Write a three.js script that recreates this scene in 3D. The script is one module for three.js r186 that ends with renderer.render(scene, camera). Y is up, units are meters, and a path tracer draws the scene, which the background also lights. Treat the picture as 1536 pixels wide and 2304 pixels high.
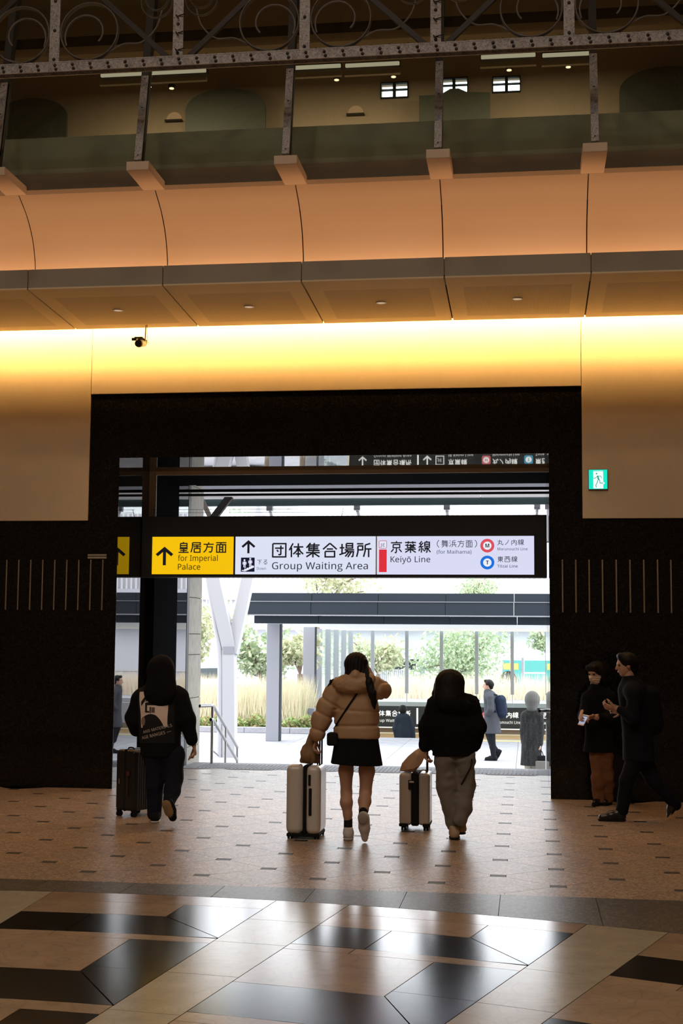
import * as THREE from 'three';
import { mergeGeometries, mergeVertices } from 'three/addons/utils/BufferGeometryUtils.js';
import { RoundedBoxGeometry } from 'three/addons/geometries/RoundedBoxGeometry.js';
import { ConvexGeometry } from 'three/addons/geometries/ConvexGeometry.js';
import { RectAreaLightUniformsLib } from 'three/addons/lights/RectAreaLightUniformsLib.js';

// ---------------------------------------------------------------- camera, sky, large lights, exposure
const scene = new THREE.Scene();
const FOCAL = 3066, EYE = 1.76, YAW = 7.8 * Math.PI / 180, PITCH = Math.atan(288 / FOCAL), ROLL = 0.0078;
const camera = new THREE.PerspectiveCamera(2 * Math.atan(1152 / FOCAL) * 180 / Math.PI, 1536 / 2304, 0.05, 400);
camera.rotation.order = 'YXZ';
camera.rotation.set(PITCH, YAW, ROLL);
camera.position.set(0, EYE, 0);
scene.add(camera);
camera.updateMatrixWorld(true);

scene.background = new THREE.Color().setRGB(4.5, 4.65, 4.9);        // bright overcast sky
scene.environment = null;
const renderer = new THREE.WebGLRenderer({ antialias: true });
renderer.toneMapping = THREE.LinearToneMapping;
renderer.toneMappingExposure = 1.0;
renderer.shadowMap.enabled = true;
RectAreaLightUniformsLib.init();
const COVE_LOW = 128, COVE_UP = 13.5, HALL_LAMP = 45, GALLERY = 170, SPOT = 5;     // strengths of the lamps built further down
const WARM = new THREE.Color().setRGB(1.0, 0.60, 0.21), WARMER = new THREE.Color().setRGB(1.0, 0.53, 0.25), AMBER = new THREE.Color().setRGB(1.0, 0.68, 0.42);

// ---------------------------------------------------------------- helpers
function rng(seed) { let s = seed | 0; return () => { s = (s + 0x6d2b79f5) | 0; let t = Math.imul(s ^ (s >>> 15), 1 | s); t = (t + Math.imul(t ^ (t >>> 7), 61 | t)) ^ t; return ((t ^ (t >>> 14)) >>> 0) / 4294967296; }; }
const V = (x, y, z) => new THREE.Vector3(x, y, z);
const rot = new THREE.Matrix4().makeRotationFromEuler(camera.rotation);
function ray(px, py) { return V((px - 768) / FOCAL, -(py - 1152) / FOCAL, -1).applyMatrix4(rot); }
const onZ = (px, py, z) => { const d = ray(px, py), t = z / d.z; return V(d.x * t, EYE + d.y * t, z); };
const onY = (px, py, y) => { const d = ray(px, py), t = (y - EYE) / d.y; return V(d.x * t, y, d.z * t); };
const onX = (px, py, x) => { const d = ray(px, py), t = x / d.x; return V(x, EYE + d.y * t, d.z * t); };

const taken = {};
function numbered(name) { const n = taken[name] = (taken[name] ?? -1) + 1; return n ? name + '_' + String(n).padStart(3, '0') : name; }
function mesh(name, geo, mat, parent) {
  const m = new THREE.Mesh(geo, mat); m.name = parent ? name : numbered(name); m.castShadow = m.receiveShadow = true; (parent || scene).add(m); return m;
}
function tag(o, label, category, group) { o.userData.label = label; o.userData.category = category; if (group) o.userData.group = group; return o; }
function thing(name, label, category, pos, group) { const o = new THREE.Group(); o.name = numbered(name); if (pos) o.position.copy(pos); scene.add(o); return tag(o, label, category, group); }
function struct(name, geo, mat) { const o = geo ? mesh(name, geo, mat) : thing(name, '', ''); o.userData = { kind: 'structure' }; return o; }
function uvBox(g) {
  g = g.index ? g.toNonIndexed() : g; g.computeVertexNormals();
  const p = g.attributes.position, uv = new Float32Array(p.count * 2), a = V(), b = V(), c = V();
  for (let i = 0; i < p.count; i += 3) {
    a.fromBufferAttribute(p, i); b.fromBufferAttribute(p, i + 1); c.fromBufferAttribute(p, i + 2);
    const n = b.clone().sub(a).cross(c.clone().sub(a)), x = Math.abs(n.x), y = Math.abs(n.y), z = Math.abs(n.z);
    [a, b, c].forEach((q, k) => { const [u, v] = y >= x && y >= z ? [q.x, q.z] : x >= z ? [q.z, q.y] : [q.x, q.y]; uv[(i + k) * 2] = u; uv[(i + k) * 2 + 1] = v; });
  }
  g.setAttribute('uv', new THREE.BufferAttribute(uv, 2)); return g;
}
const clean = (g) => { g = g.index ? g.toNonIndexed() : g; for (const k of Object.keys(g.attributes)) if (!['position', 'normal', 'uv'].includes(k)) g.deleteAttribute(k); return g; };
const join = (list) => mergeGeometries(list.map(clean));
// box from corner to corner, uv in metres
function box(x0, x1, y0, y1, z0, z1, r = 0) {
  const w = Math.abs(x1 - x0), h = Math.abs(y1 - y0), d = Math.abs(z1 - z0);
  const g = r ? new RoundedBoxGeometry(w, h, d, 2, Math.min(r, w / 2.1, h / 2.1, d / 2.1)) : new THREE.BoxGeometry(w, h, d);
  g.translate((x0 + x1) / 2, (y0 + y1) / 2, (z0 + z1) / 2); 
  if (r) { const n = g.attributes.normal.clone(); const nn = g.index ? null : n; const q = uvBox(g); if (nn) q.setAttribute('normal', nn); return q; }
  return uvBox(g);
}
// a bar of rectangular section from a to b; w across, t thick (along `side` hint)
function bar(a, b, w, t, hint = V(0, 0, 1)) {
  const d = b.clone().sub(a), L = d.length(), g = new THREE.BoxGeometry(w, L, t), y = d.normalize(), x = y.clone().cross(hint).normalize(), z = x.clone().cross(y);
  g.applyMatrix4(new THREE.Matrix4().makeBasis(x, y, z).setPosition(a.clone().add(b).multiplyScalar(0.5))); return uvBox(g);
}
function rod(a, b, r0, r1 = r0, seg = 10) {
  const d = b.clone().sub(a), g = new THREE.CylinderGeometry(r1, r0, d.length(), seg);
  g.applyQuaternion(new THREE.Quaternion().setFromUnitVectors(V(0, 1, 0), d.normalize())); const m = a.clone().add(b).multiplyScalar(0.5); g.translate(m.x, m.y, m.z); return clean(g);
}
function tube(pts, r, seg = 24, rs = 8) { return clean(new THREE.TubeGeometry(new THREE.CatmullRomCurve3(pts), seg, r, rs)); }
// flat polygon (x,z list) extruded downwards from y
function slab(pts, y, t) {
  const s = new THREE.Shape(pts.map(([x, z]) => new THREE.Vector2(x, -z)));
  const g = new THREE.ExtrudeGeometry(s, { depth: t, bevelEnabled: false, curveSegments: 1 }); g.rotateX(-Math.PI / 2); g.translate(0, y - t, 0); return uvBox(g);
}
// polygon (x,y list) extruded along z from z0 forward
function plate(pts, z, t, holes = []) {
  const s = new THREE.Shape(pts.map(([x, y]) => new THREE.Vector2(x, y)));
  for (const h of holes) s.holes.push(new THREE.Path(h.map(([x, y]) => new THREE.Vector2(x, y))));
  const g = new THREE.ExtrudeGeometry(s, { depth: t, bevelEnabled: false }); g.translate(0, 0, z); return uvBox(g);
}
const rectPts = (x0, x1, y0, y1) => [[x0, y0], [x1, y0], [x1, y1], [x0, y1]];

// ---------------------------------------------------------------- textures
function noise2(seed, n) {           // tileable value noise lattice
  const r = rng(seed), a = new Float32Array(n * n); for (let i = 0; i < n * n; i++) a[i] = r();
  return (x, y) => { x = ((x % n) + n) % n; y = ((y % n) + n) % n; const i = Math.floor(x), j = Math.floor(y), u = x - i, v = y - j, s = u * u * (3 - 2 * u), t = v * v * (3 - 2 * v), i1 = (i + 1) % n, j1 = (j + 1) % n;
    return (a[j * n + i] * (1 - s) + a[j * n + i1] * s) * (1 - t) + (a[j1 * n + i] * (1 - s) + a[j1 * n + i1] * s) * t; };
}
function texture(size, metres, f, srgb = true) {
  const d = new Uint8Array(size * size * 4);
  for (let y = 0; y < size; y++) for (let x = 0; x < size; x++) { const c = f(x / size, y / size, x, y), o = (y * size + x) * 4; for (let k = 0; k < 3; k++) d[o + k] = Math.max(0, Math.min(255, (c.length ? c[k] : c) * 255)); d[o + 3] = 255; }
  const t = new THREE.DataTexture(d, size, size); t.magFilter = THREE.LinearFilter; t.minFilter = THREE.LinearFilter; t.wrapS = t.wrapT = THREE.RepeatWrapping; t.repeat.set(1 / metres, 1 / metres);
  if (srgb) t.colorSpace = THREE.SRGBColorSpace; t.needsUpdate = true; return t;
}
const mix = (a, b, t) => a.map((v, i) => v + (b[i] - v) * t);
function granite(seed, base, dark, light, metres, contrast = 1) {
  const r = rng(seed), n = noise2(seed + 1, 64), m = noise2(seed + 2, 8), q = noise2(seed + 3, 200);
  return texture(512, metres, (u, v) => { const s = q(u * 200, v * 200), k = n(u * 64, v * 64) * 0.5 + s * 0.5, c = k < 0.42 ? mix(base, dark, Math.min(1, (0.42 - k) * 5 * contrast)) : mix(base, light, Math.min(1, Math.max(0, k - 0.55) * 4 * contrast)); const g = 0.94 + 0.12 * m(u * 8, v * 8) + (r() - 0.5) * 0.06; return c.map((x) => x * g); });
}
function marble(seed, base, vein, metres, amount, grain = 0.1) {
  const a = noise2(seed, 6), b = noise2(seed + 1, 14), c = noise2(seed + 2, 60), d = noise2(seed + 3, 150);
  return texture(512, metres, (u, v) => { const w = a(u * 6, v * 6) * 2.2 + b(u * 14, v * 14) * 0.9, k = Math.pow(1 - Math.abs(((w * 2.3) % 1) * 2 - 1), 9) * amount, g = 1 - grain / 2 + grain * (0.6 * b(u * 14 + 3, v * 14) + 0.25 * c(u * 60, v * 60) + 0.15 * d(u * 150, v * 150)); return mix(base, vein, k).map((x) => x * g); });
}
const M = {};
const std = (o) => new THREE.MeshStandardMaterial(o);
const phys = (o) => new THREE.MeshPhysicalMaterial(o);
const lin = (r, g, b) => new THREE.Color().setRGB(r, g, b);
M.floorGranite = [0, 1, 2].map((k) => std({ map: granite(11 + k * 7, [0.60 + k * 0.015, 0.515 + k * 0.01, 0.435], [0.40, 0.31, 0.25], [0.80, 0.74, 0.67], 0.9, 1.1), roughness: 0.36 }));
M.stripGranite = std({ map: granite(31, [0.27, 0.265, 0.26], [0.13, 0.13, 0.13], [0.47, 0.46, 0.45], 0.9, 1.3), roughness: 0.36 });
M.inlay = std({ map: granite(41, [0.165, 0.15, 0.14], [0.09, 0.085, 0.08], [0.28, 0.27, 0.26], 0.5), roughness: 0.5 });
M.lightMarble = [0, 1, 2].map((k) => phys({ ior: 1.6, map: marble(51 + 5 * k, [[0.66, 0.57, 0.47], [0.69, 0.59, 0.49], [0.63, 0.54, 0.455]][k], [0.52, 0.43, 0.35], 1.7, 0.35, 0.14), roughness: 0.18 }));
M.paleMarble = [0, 1].map((k) => std({ map: marble(71 + 5 * k, [0.70, 0.66, 0.585], [0.58, 0.52, 0.45], 1.5, 0.3, 0.12), roughness: 0.2 }));
M.blackMarble = [0, 1].map((k) => phys({ ior: 1.8, map: marble(81 + 5 * k, [0.095, 0.097, 0.10], [0.42, 0.42, 0.42], 2.2, 0.28, 0.5), roughness: 0.17 }));
M.grout = std({ color: lin(0.03, 0.027, 0.025), roughness: 0.9 });
M.blackStone = phys({ ior: 1.9, map: granite(91, [0.085, 0.08, 0.075], [0.04, 0.04, 0.04], [0.17, 0.15, 0.125], 0.7, 1.1), roughness: 0.012 });
M.blackHoned = phys({ color: lin(0.004, 0.004, 0.0045), roughness: 1, specularIntensity: 0.02 });
M.blackFront = phys({ map: granite(91, [0.075, 0.07, 0.066], [0.04, 0.04, 0.04], [0.15, 0.135, 0.115], 0.7, 1.1), roughness: 0.08, ior: 1.33 });
M.beigeWall = std({ map: marble(95, [0.80, 0.73, 0.62], [0.77, 0.695, 0.58], 2.4, 0.3, 0.03), roughness: 0.75 });
M.peach = std({ color: lin(0.60, 0.475, 0.365), roughness: 0.7 });
M.fascia = std({ color: lin(0.31, 0.28, 0.235), roughness: 0.7 });
M.bronze = std({ color: lin(0.68, 0.53, 0.38), roughness: 0.55 });
M.gap = std({ color: lin(0.012, 0.010, 0.009), roughness: 0.9 });
M.greenGrey = std({ color: lin(0.35, 0.37, 0.32), roughness: 0.7 });
M.darkBand = std({ color: lin(0.22, 0.18, 0.14), roughness: 0.8 });
M.steel = std({ color: lin(0.33, 0.32, 0.315), roughness: 0.5, metalness: 0.35 });
M.oldSteel = std({ map: granite(101, [0.60, 0.59, 0.60], [0.42, 0.40, 0.41], [0.70, 0.69, 0.69], 0.8, 0.9), roughness: 0.6, metalness: 0.15 });
M.ringSteel = std({ color: lin(0.13, 0.12, 0.115), roughness: 0.6, metalness: 0.2 });
M.rivet = std({ color: lin(0.055, 0.045, 0.042), roughness: 0.6, metalness: 0.3 });
M.darkSteel = std({ color: lin(0.022, 0.018, 0.016), roughness: 0.6, metalness: 0.2 });
M.chrome = std({ color: lin(0.72, 0.70, 0.66), roughness: 0.25, metalness: 1 });
M.blackMetal = std({ color: lin(0.010, 0.010, 0.012), roughness: 0.5 });
M.white = std({ color: lin(0.80, 0.80, 0.82), roughness: 0.6 });
M.greyPaint = std({ color: lin(0.25, 0.255, 0.285), roughness: 0.6 });
M.slate = phys({ color: lin(0.022, 0.03, 0.039), roughness: 0.6, specularIntensity: 0.4 });
M.glass = phys({ color: lin(0.93, 0.97, 0.95), transmission: 1, thickness: 0, roughness: 0.02, ior: 1.45 });
M.greenGlass = phys({ color: lin(0.88, 0.91, 0.87), transmission: 1, thickness: 0, roughness: 0.0, ior: 1.5 });
M.paving = [0, 1].map((k) => std({ map: granite(121 + k, [0.60 + k * 0.025, 0.60 + k * 0.025, 0.625 + k * 0.02], [0.52, 0.52, 0.54], [0.67, 0.67, 0.68], 1.2, 0.5), roughness: 0.8 }));
M.tilePier = std({ map: granite(131, [0.70, 0.675, 0.62], [0.6, 0.57, 0.52], [0.77, 0.75, 0.70], 0.8, 0.5), roughness: 0.7 });
const glow = (c, k) => std({ color: 0x000000, emissive: c, emissiveIntensity: k, roughness: 1 });
// ---------------------------------------------------------------- hall floor
const ZF = -15.71, XL = -4.845, XR = 0.245, YO = 3.915;               // facade plane and its opening
const DC = [-2.8, 1.2];                                              // centre of the domed hall
const polar = (r, deg) => [DC[0] + r * Math.sin(deg * Math.PI / 180), DC[1] - r * Math.cos(deg * Math.PI / 180)];
const floor = struct('floor');
mesh('screed', slab([[-10.4, -19.34], [4.8, -19.34], [4.8, -15.6], [14.5, -6], [14.5, 8.5], [4.5, 18.6], [-10, 18.6], [-20, 8.5], [-20, -6], [-10.4, -15.6]], -0.024, 0.2), M.grout, floor);
{
  // granite lozenges with small dark inlays where four corners meet
  const px = 0.4395, pz = 0.3765, x0 = 0.208, z0 = -10.172, iw = 0.058, id = 0.044, g = 0.0019, shapes = {};
  const edge = -9.772;
  const loz = (zc) => {                   // lozenge about (0,0) with its four corners cut by the inlays, clipped at the dark border
    const s = pz / px, pts = [[-px + iw, (px - (px - iw)) * s - 0], [-iw * 1, pz - iw * s], [-iw, pz - id], [iw, pz - id], [iw, pz - iw * s], [px - iw, iw * s], [px - iw, id], [px - iw, -id], [px - iw, -iw * s], [iw, -pz + iw * s], [iw, -pz + id], [-iw, -pz + id], [-iw, -pz + iw * s], [-px + iw, -iw * s]];
    const k = 1 - g / 0.28, lim = edge - zc - g; let out = pts.map(([x, z]) => [x * k, z * k]);
    if (lim < pz) { const c = []; for (let i = 0; i < out.length; i++) { const a = out[i], b = out[(i + 1) % out.length]; if (a[1] <= lim) c.push(a); if ((a[1] <= lim) !== (b[1] <= lim)) { const t = (lim - a[1]) / (b[1] - a[1]); c.push([a[0] + (b[0] - a[0]) * t, lim]); } } out = c; }
    return out;
  };
  const r = rng(5), inlayGeo = slab([[-iw + g, -id + g], [iw - g, -id + g], [iw - g, id - g], [-iw + g, id - g]], 0, 0.02);
  const tipGeo = slab([[-iw, z0 + pz - id - 0.002], [iw, z0 + pz - id - 0.002], [iw, edge - g], [-iw, edge - g]], 0, 0.02);
  for (let j = 2; j >= -23; j--) for (let i = -16; i <= 6; i++) {
    const z = z0 + j * pz, x = x0 + i * px;
    const inside = (x, z) => (z > ZF - 0.05 ? x > -6.75 && x < 2.35 : x > XL - 0.3 && x < XR + 0.3) && z > -18.42 && z - 0.5 < edge;
    if ((i + j) % 2 === 0) { if (j === 1 && x > -6.75 && x < 2.35) mesh('lozenge_tip', tipGeo, M.floorGranite[1], floor).position.set(x, 0, 0); if (inside(x, z) && z < edge - 0.1) { const m = mesh('inlay', inlayGeo, M.inlay, floor); m.position.set(x, 0, z); } continue; }
    if (!inside(x, z)) continue;
    const pts = loz(z); if (pts.length < 3) continue;
    const key = z + pz > edge ? j : 'full' + Math.floor(r() * 4);
    const geo = shapes[key] ??= (() => { const q = slab(pts, 0, 0.02); const o = r() * 3, uv = q.attributes.uv; for (let k = 0; k < uv.count; k++) uv.setXY(k, uv.getX(k) + o, uv.getY(k) + o * 1.7); return q; })();
    const m = mesh('lozenge_tile', geo, M.floorGranite[Math.floor(r() * 3)], floor); m.position.set(x, 0, z);
  }
  // plain granite outside the picture and before the stairs
  mesh('granite_apron', join([box(-9.8, -6.3, -0.02, -0.004, edge, ZF), box(2.0, 4.2, -0.02, -0.004, edge, ZF)]), M.floorGranite[0], floor);
  mesh('granite_landing', box(XL - 0.3, XR + 0.5, -0.03, 0.0, -19.34, -18.40), M.paving[0], floor);
  mesh('granite_threshold', box(XL - 0.3, XR + 0.5, -0.03, -0.006, -18.40, ZF), M.floorGranite[1], floor);
  // dark border between lozenges and the round marble field
  for (let k = -12; k < 8; k++) {
    const xa = -0.199 + k * 0.6535 + 0.002, xb = xa + 0.6535 - 0.004, arc = []; let ok = true;
    for (let q = 0; q <= 4; q++) { const x = xb + (xa - xb) * q / 4, d = 10.555 ** 2 - (x - DC[0]) ** 2; if (d < 0) { ok = false; break; } arc.push([x, DC[1] - Math.sqrt(d)]); }
    if (ok) mesh('border_tile', slab([[xa, edge], [xb, edge], ...arc], 0, 0.02), M.stripGranite, floor);
  }
  // marble field: radial bands and mitred black stripes, repeated every 11.4 degrees
  const piece = (pts, mat, name) => mesh(name, slab(pts, 0, 0.02), mat, floor);
  const sector = (r0, r1, a0, a1, e = 0.0028) => { const n = Math.max(1, Math.round((a1 - a0) / 1.4)), out = [], da = e / r1 * 57.3; for (let k = 0; k <= n; k++) out.push(polar(r1 - e, a0 + da + (a1 - a0 - 2 * da) * k / n)); for (let k = n; k >= 0; k--) out.push(polar(r0 + e, a0 + da + (a1 - a0 - 2 * da) * k / n)); return out; };
  const q = rng(17), pick = (l) => l[Math.floor(q() * l.length)];
  const mitre = (list, e = 0.0016) => list.map(([r, a]) => polar(r, a));
  for (let s = -3; s <= 2; s++) {
    const C = 8.77 + s * 11.41, B2 = C + 8.64, mt = C + 5.61, md = C + 2.75, E = 0.018;   // panel from C to B2, then a pale band to C + 11.41
    piece(sector(10.25, 10.55, C, B2), pick(M.lightMarble), 'marble_slab');
    for (const [o, deep] of [[0, 1], [1.555, 1]]) {
      if (o === 0) {
        piece(sector(9.86, 10.25, C, mt), pick(M.lightMarble), 'marble_slab');
        piece(sector(9.325, 9.86, C, md), M.blackMarble[0], 'black_marble_slab');
        piece(mitre([[9.325, md + E], [9.858, md + E], [9.858, mt - E], [9.34, B2 - 0.05], [9.327, B2 - 1.2]]), M.blackMarble[1], 'black_marble_slab');
        piece(mitre([[10.248, mt + E], [10.248, (mt + B2) / 2], [10.248, B2 - E], [9.345, B2 - E], [9.862, mt + E]]), M.blackMarble[0], 'black_marble_slab');
        piece(sector(9.19, 9.322, C, md - 0.3), pick(M.lightMarble), 'marble_slab'); piece(sector(9.19, 9.322, md - 0.3, B2), pick(M.lightMarble), 'marble_slab');
      }
    }
    piece(sector(8.39, 9.19, C, mt), pick(M.lightMarble), 'marble_slab');
    piece(mitre([[9.188, mt + E], [9.188, (mt + B2) / 2], [9.188, B2 - E], [8.502, B2 - E], [8.502, mt + E]]), M.blackMarble[1], 'black_marble_slab');
    piece(mitre([[8.498, mt + E], [8.498, B2 - E], [7.80, B2 - E], [8.395, mt + E]]), M.blackMarble[0], 'black_marble_slab');
    piece(mitre([[7.79, C + E], [8.388, C + E], [8.39, md], [8.392, mt - E], [7.792, B2 - 0.05], [7.79, md + 1]]), M.blackMarble[1], 'black_marble_slab');
    piece(sector(7.63, 7.787, C, B2), pick(M.lightMarble), 'marble_slab');
    piece(sector(6.9, 7.63, C, mt), pick(M.lightMarble), 'marble_slab');
    piece(sector(6.9, 7.63, mt, B2), M.blackMarble[0], 'black_marble_slab');
    piece(sector(6.4, 6.9, C, B2), M.blackMarble[1], 'black_marble_slab');
    const rs = [10.55, 9.915, 9.257, 8.482, 7.72, 6.95, 6.4];
    for (let k = 0; k < 6; k++) piece(sector(rs[k + 1], rs[k], B2, C + 11.41), pick(M.paleMarble), 'pale_marble_slab');
  }
  const disc = []; for (let a = 0; a < 360; a += 6) disc.push(polar(6.398, -a));
  mesh('marble_centre', slab(disc, 0, 0.02), M.lightMarble[2], floor);
  const ring = []; for (let a = 37.2; a <= 334; a += 6.2) ring.push(polar(10.5, a)); for (let a = 334; a >= 37.2; a -= 6.2) ring.push(polar(6.402, a));
  mesh('marble_ring', slab(ring, 0, 0.02), M.lightMarble[0], floor);
  const apron = []; for (let a = 45; a <= 326; a += 5.6) apron.push(polar(17.2, a)); for (let a = 326; a >= 45; a -= 5.6) apron.push(polar(10.52, a));
  mesh('granite_field', slab(apron, -0.002, 0.02), M.floorGranite[1], floor);
}
// tactile bars in front of the stairs
{
  const t = thing('tactile_strip', 'row of short steel guide bars set in floor at top of the steps', 'tactile strip', V(0, 0, -18.8));
  const geo = box(-0.008, 0.008, -0.004, 0.005, -0.29, 0.29, 0.003);
  for (let k = 0; k < 84; k++) { const m = mesh('guide_bar', geo, std({ color: lin(0.05, 0.048, 0.048), roughness: 0.6 }), t); m.position.x = -4.5 + k * 0.0555; if (k) m.material = t.children[0].material; }
}
// ---------------------------------------------------------------- facade of the hall with the passage
{
  const XO = -9.9, XE = 4.3, ZB = -15.69;
  // black granite lower wall and lintel (thick), the passage cut out of it
  const w = struct('wall_front');
  const zi = ZF - 0.014;
  mesh('black_stone_wall', box(XO, XL, 0, 5.9, zi, -17.03), M.blackStone, w);
  mesh('black_stone_wall', box(XR, XE, 0, 5.9, zi, -17.03), M.blackStone, w);
  mesh('black_stone_lintel', box(XL + 0.001, XR - 0.001, YO, 5.9, zi, -17.03), M.blackStone, w);
  const clad = (x0, x1, y0, y1) => mesh('black_stone_facing', box(x0, x1, y0, y1, ZF, zi + 0.001), M.blackFront, w);
  clad(XO, XL, 0, 3.155); clad(XR, XE, 0, 3.155); clad(-5.21, XL, 3.158, 4.69); clad(XR, 0.619, 3.158, 4.69); clad(XL + 0.003, XR - 0.003, YO, 4.69);
  // beige panels, slightly proud of the stone
  const b = (x0, x1, y0, y1) => mesh('beige_wall_panel', box(x0, x1, y0, y1, -15.685, ZF + 0.001, 0.004), M.beigeWall, w);
  b(XO, -5.214, 3.16, 5.9); b(-5.208, 0.617, 4.69, 5.9); b(0.623, XE, 3.16, 5.9);
  // passage behind the front wall: honed sides, bronze edge above, stone pier
  const s = XL + 0.094, e = XR - 0.03;
  mesh('honed_stone_side', box(XO, s, 0, 3.0, -17.031, -18.2), M.blackHoned, w);
  mesh('honed_stone_side', box(XO, s - 0.004, 3.001, 5.9, -17.05, -18.2), M.blackHoned, w);
  mesh('bronze_post', box(XL - 0.05, s, 3.0, YO, -17.031, -17.05), M.bronze, w);
  mesh('bronze_beam', box(s + 0.001, XR, YO - 0.052, YO, -17.031, -17.05), M.bronze, w);
  mesh('honed_stone_ceiling', box(s, XR, YO - 0.05, 5.9, -17.05, -18.2), M.blackHoned, w);
  mesh('polished_strip', box(XO, s, 0, 5.9, -18.201, -18.74), M.blackStone, w);
  mesh('metal_frame', box(XO, s + 0.004, 0, 5.9, -18.741, -18.87), M.blackMetal, w);
  mesh('stone_side', box(XR - 0.001, XE, 0, 5.9, -17.031, -19.3), M.blackStone, w);
  mesh('upper_block', box(s, XR, 3.97, 5.9, -18.201, -19.2), M.blackHoned, w);
  mesh('head_rail', join([box(s, XR, 3.80, 3.838, -18.46, -18.5), box(s, XR, 3.745, 3.775, -18.46, -18.52)]), M.blackMetal, w);
  // tiled stone pier at the outer end of the left side
  const p = struct('wall_pier_left');
  mesh('pier_core', box(XO, s - 0.015, -0.8, 5.9, -18.88, -19.62), M.gap, p);
  const ys = [-0.8, 0.24, 0.92, 1.535, 1.83, 2.35, 2.72, 3.3, 3.95, 5.2, 5.9];
  for (let k = 0; k < ys.length - 1; k++) { mesh('stone_tile', box(s - 0.4, s, ys[k] + 0.004, ys[k + 1] - 0.004, -18.872, -19.63, 0.004), M.tilePier, p); }
}
// steel bars let into the black walls
{
  const bars = (xs, label) => { const t = thing('wall_grille', label, 'grille', V((xs[0] + xs[xs.length - 1]) / 2, 2.09, ZF + 0.004), 'steel bar grilles in the black walls'); const geo = box(-0.0085, 0.0085, 0, 0.60, -0.003, 0.012, 0.003);
    for (const x of xs) mesh('steel_bar', geo, M.chrome, t).position.x = x - t.position.x; };
  bars([15, 42, 69, 96, 123, 150, 177, 204, 231].map((x) => onZ(x, 1310, ZF).x), 'row of thin upright steel bars in black stone wall under the small name plate');
  bars([1265, 1295, 1325, 1355, 1386, 1417, 1448, 1479, 1509].map((x) => onZ(x, 1310, ZF).x), 'row of thin upright steel bars in black stone wall below the green exit sign');
  const a = onZ(198, 1247, ZF), b = onZ(240, 1257, ZF);
  const t = thing('name_plate', 'small light grey name plate on the black stone wall', 'plate', V((a.x + b.x) / 2, (a.y + b.y) / 2, ZF + 0.004));
  const w = (b.x - a.x) / 2, h = (a.y - b.y) / 2;
  mesh('upper_strip', box(-w, w, 0.004, h, 0, 0.008, 0.002), std({ color: lin(0.25, 0.22, 0.19), roughness: 0.6 }), t);
  mesh('lower_strip', box(-w, w, -h, -0.004, 0, 0.008, 0.002), std({ color: lin(0.30, 0.27, 0.23), roughness: 0.6 }), t);
}
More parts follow.
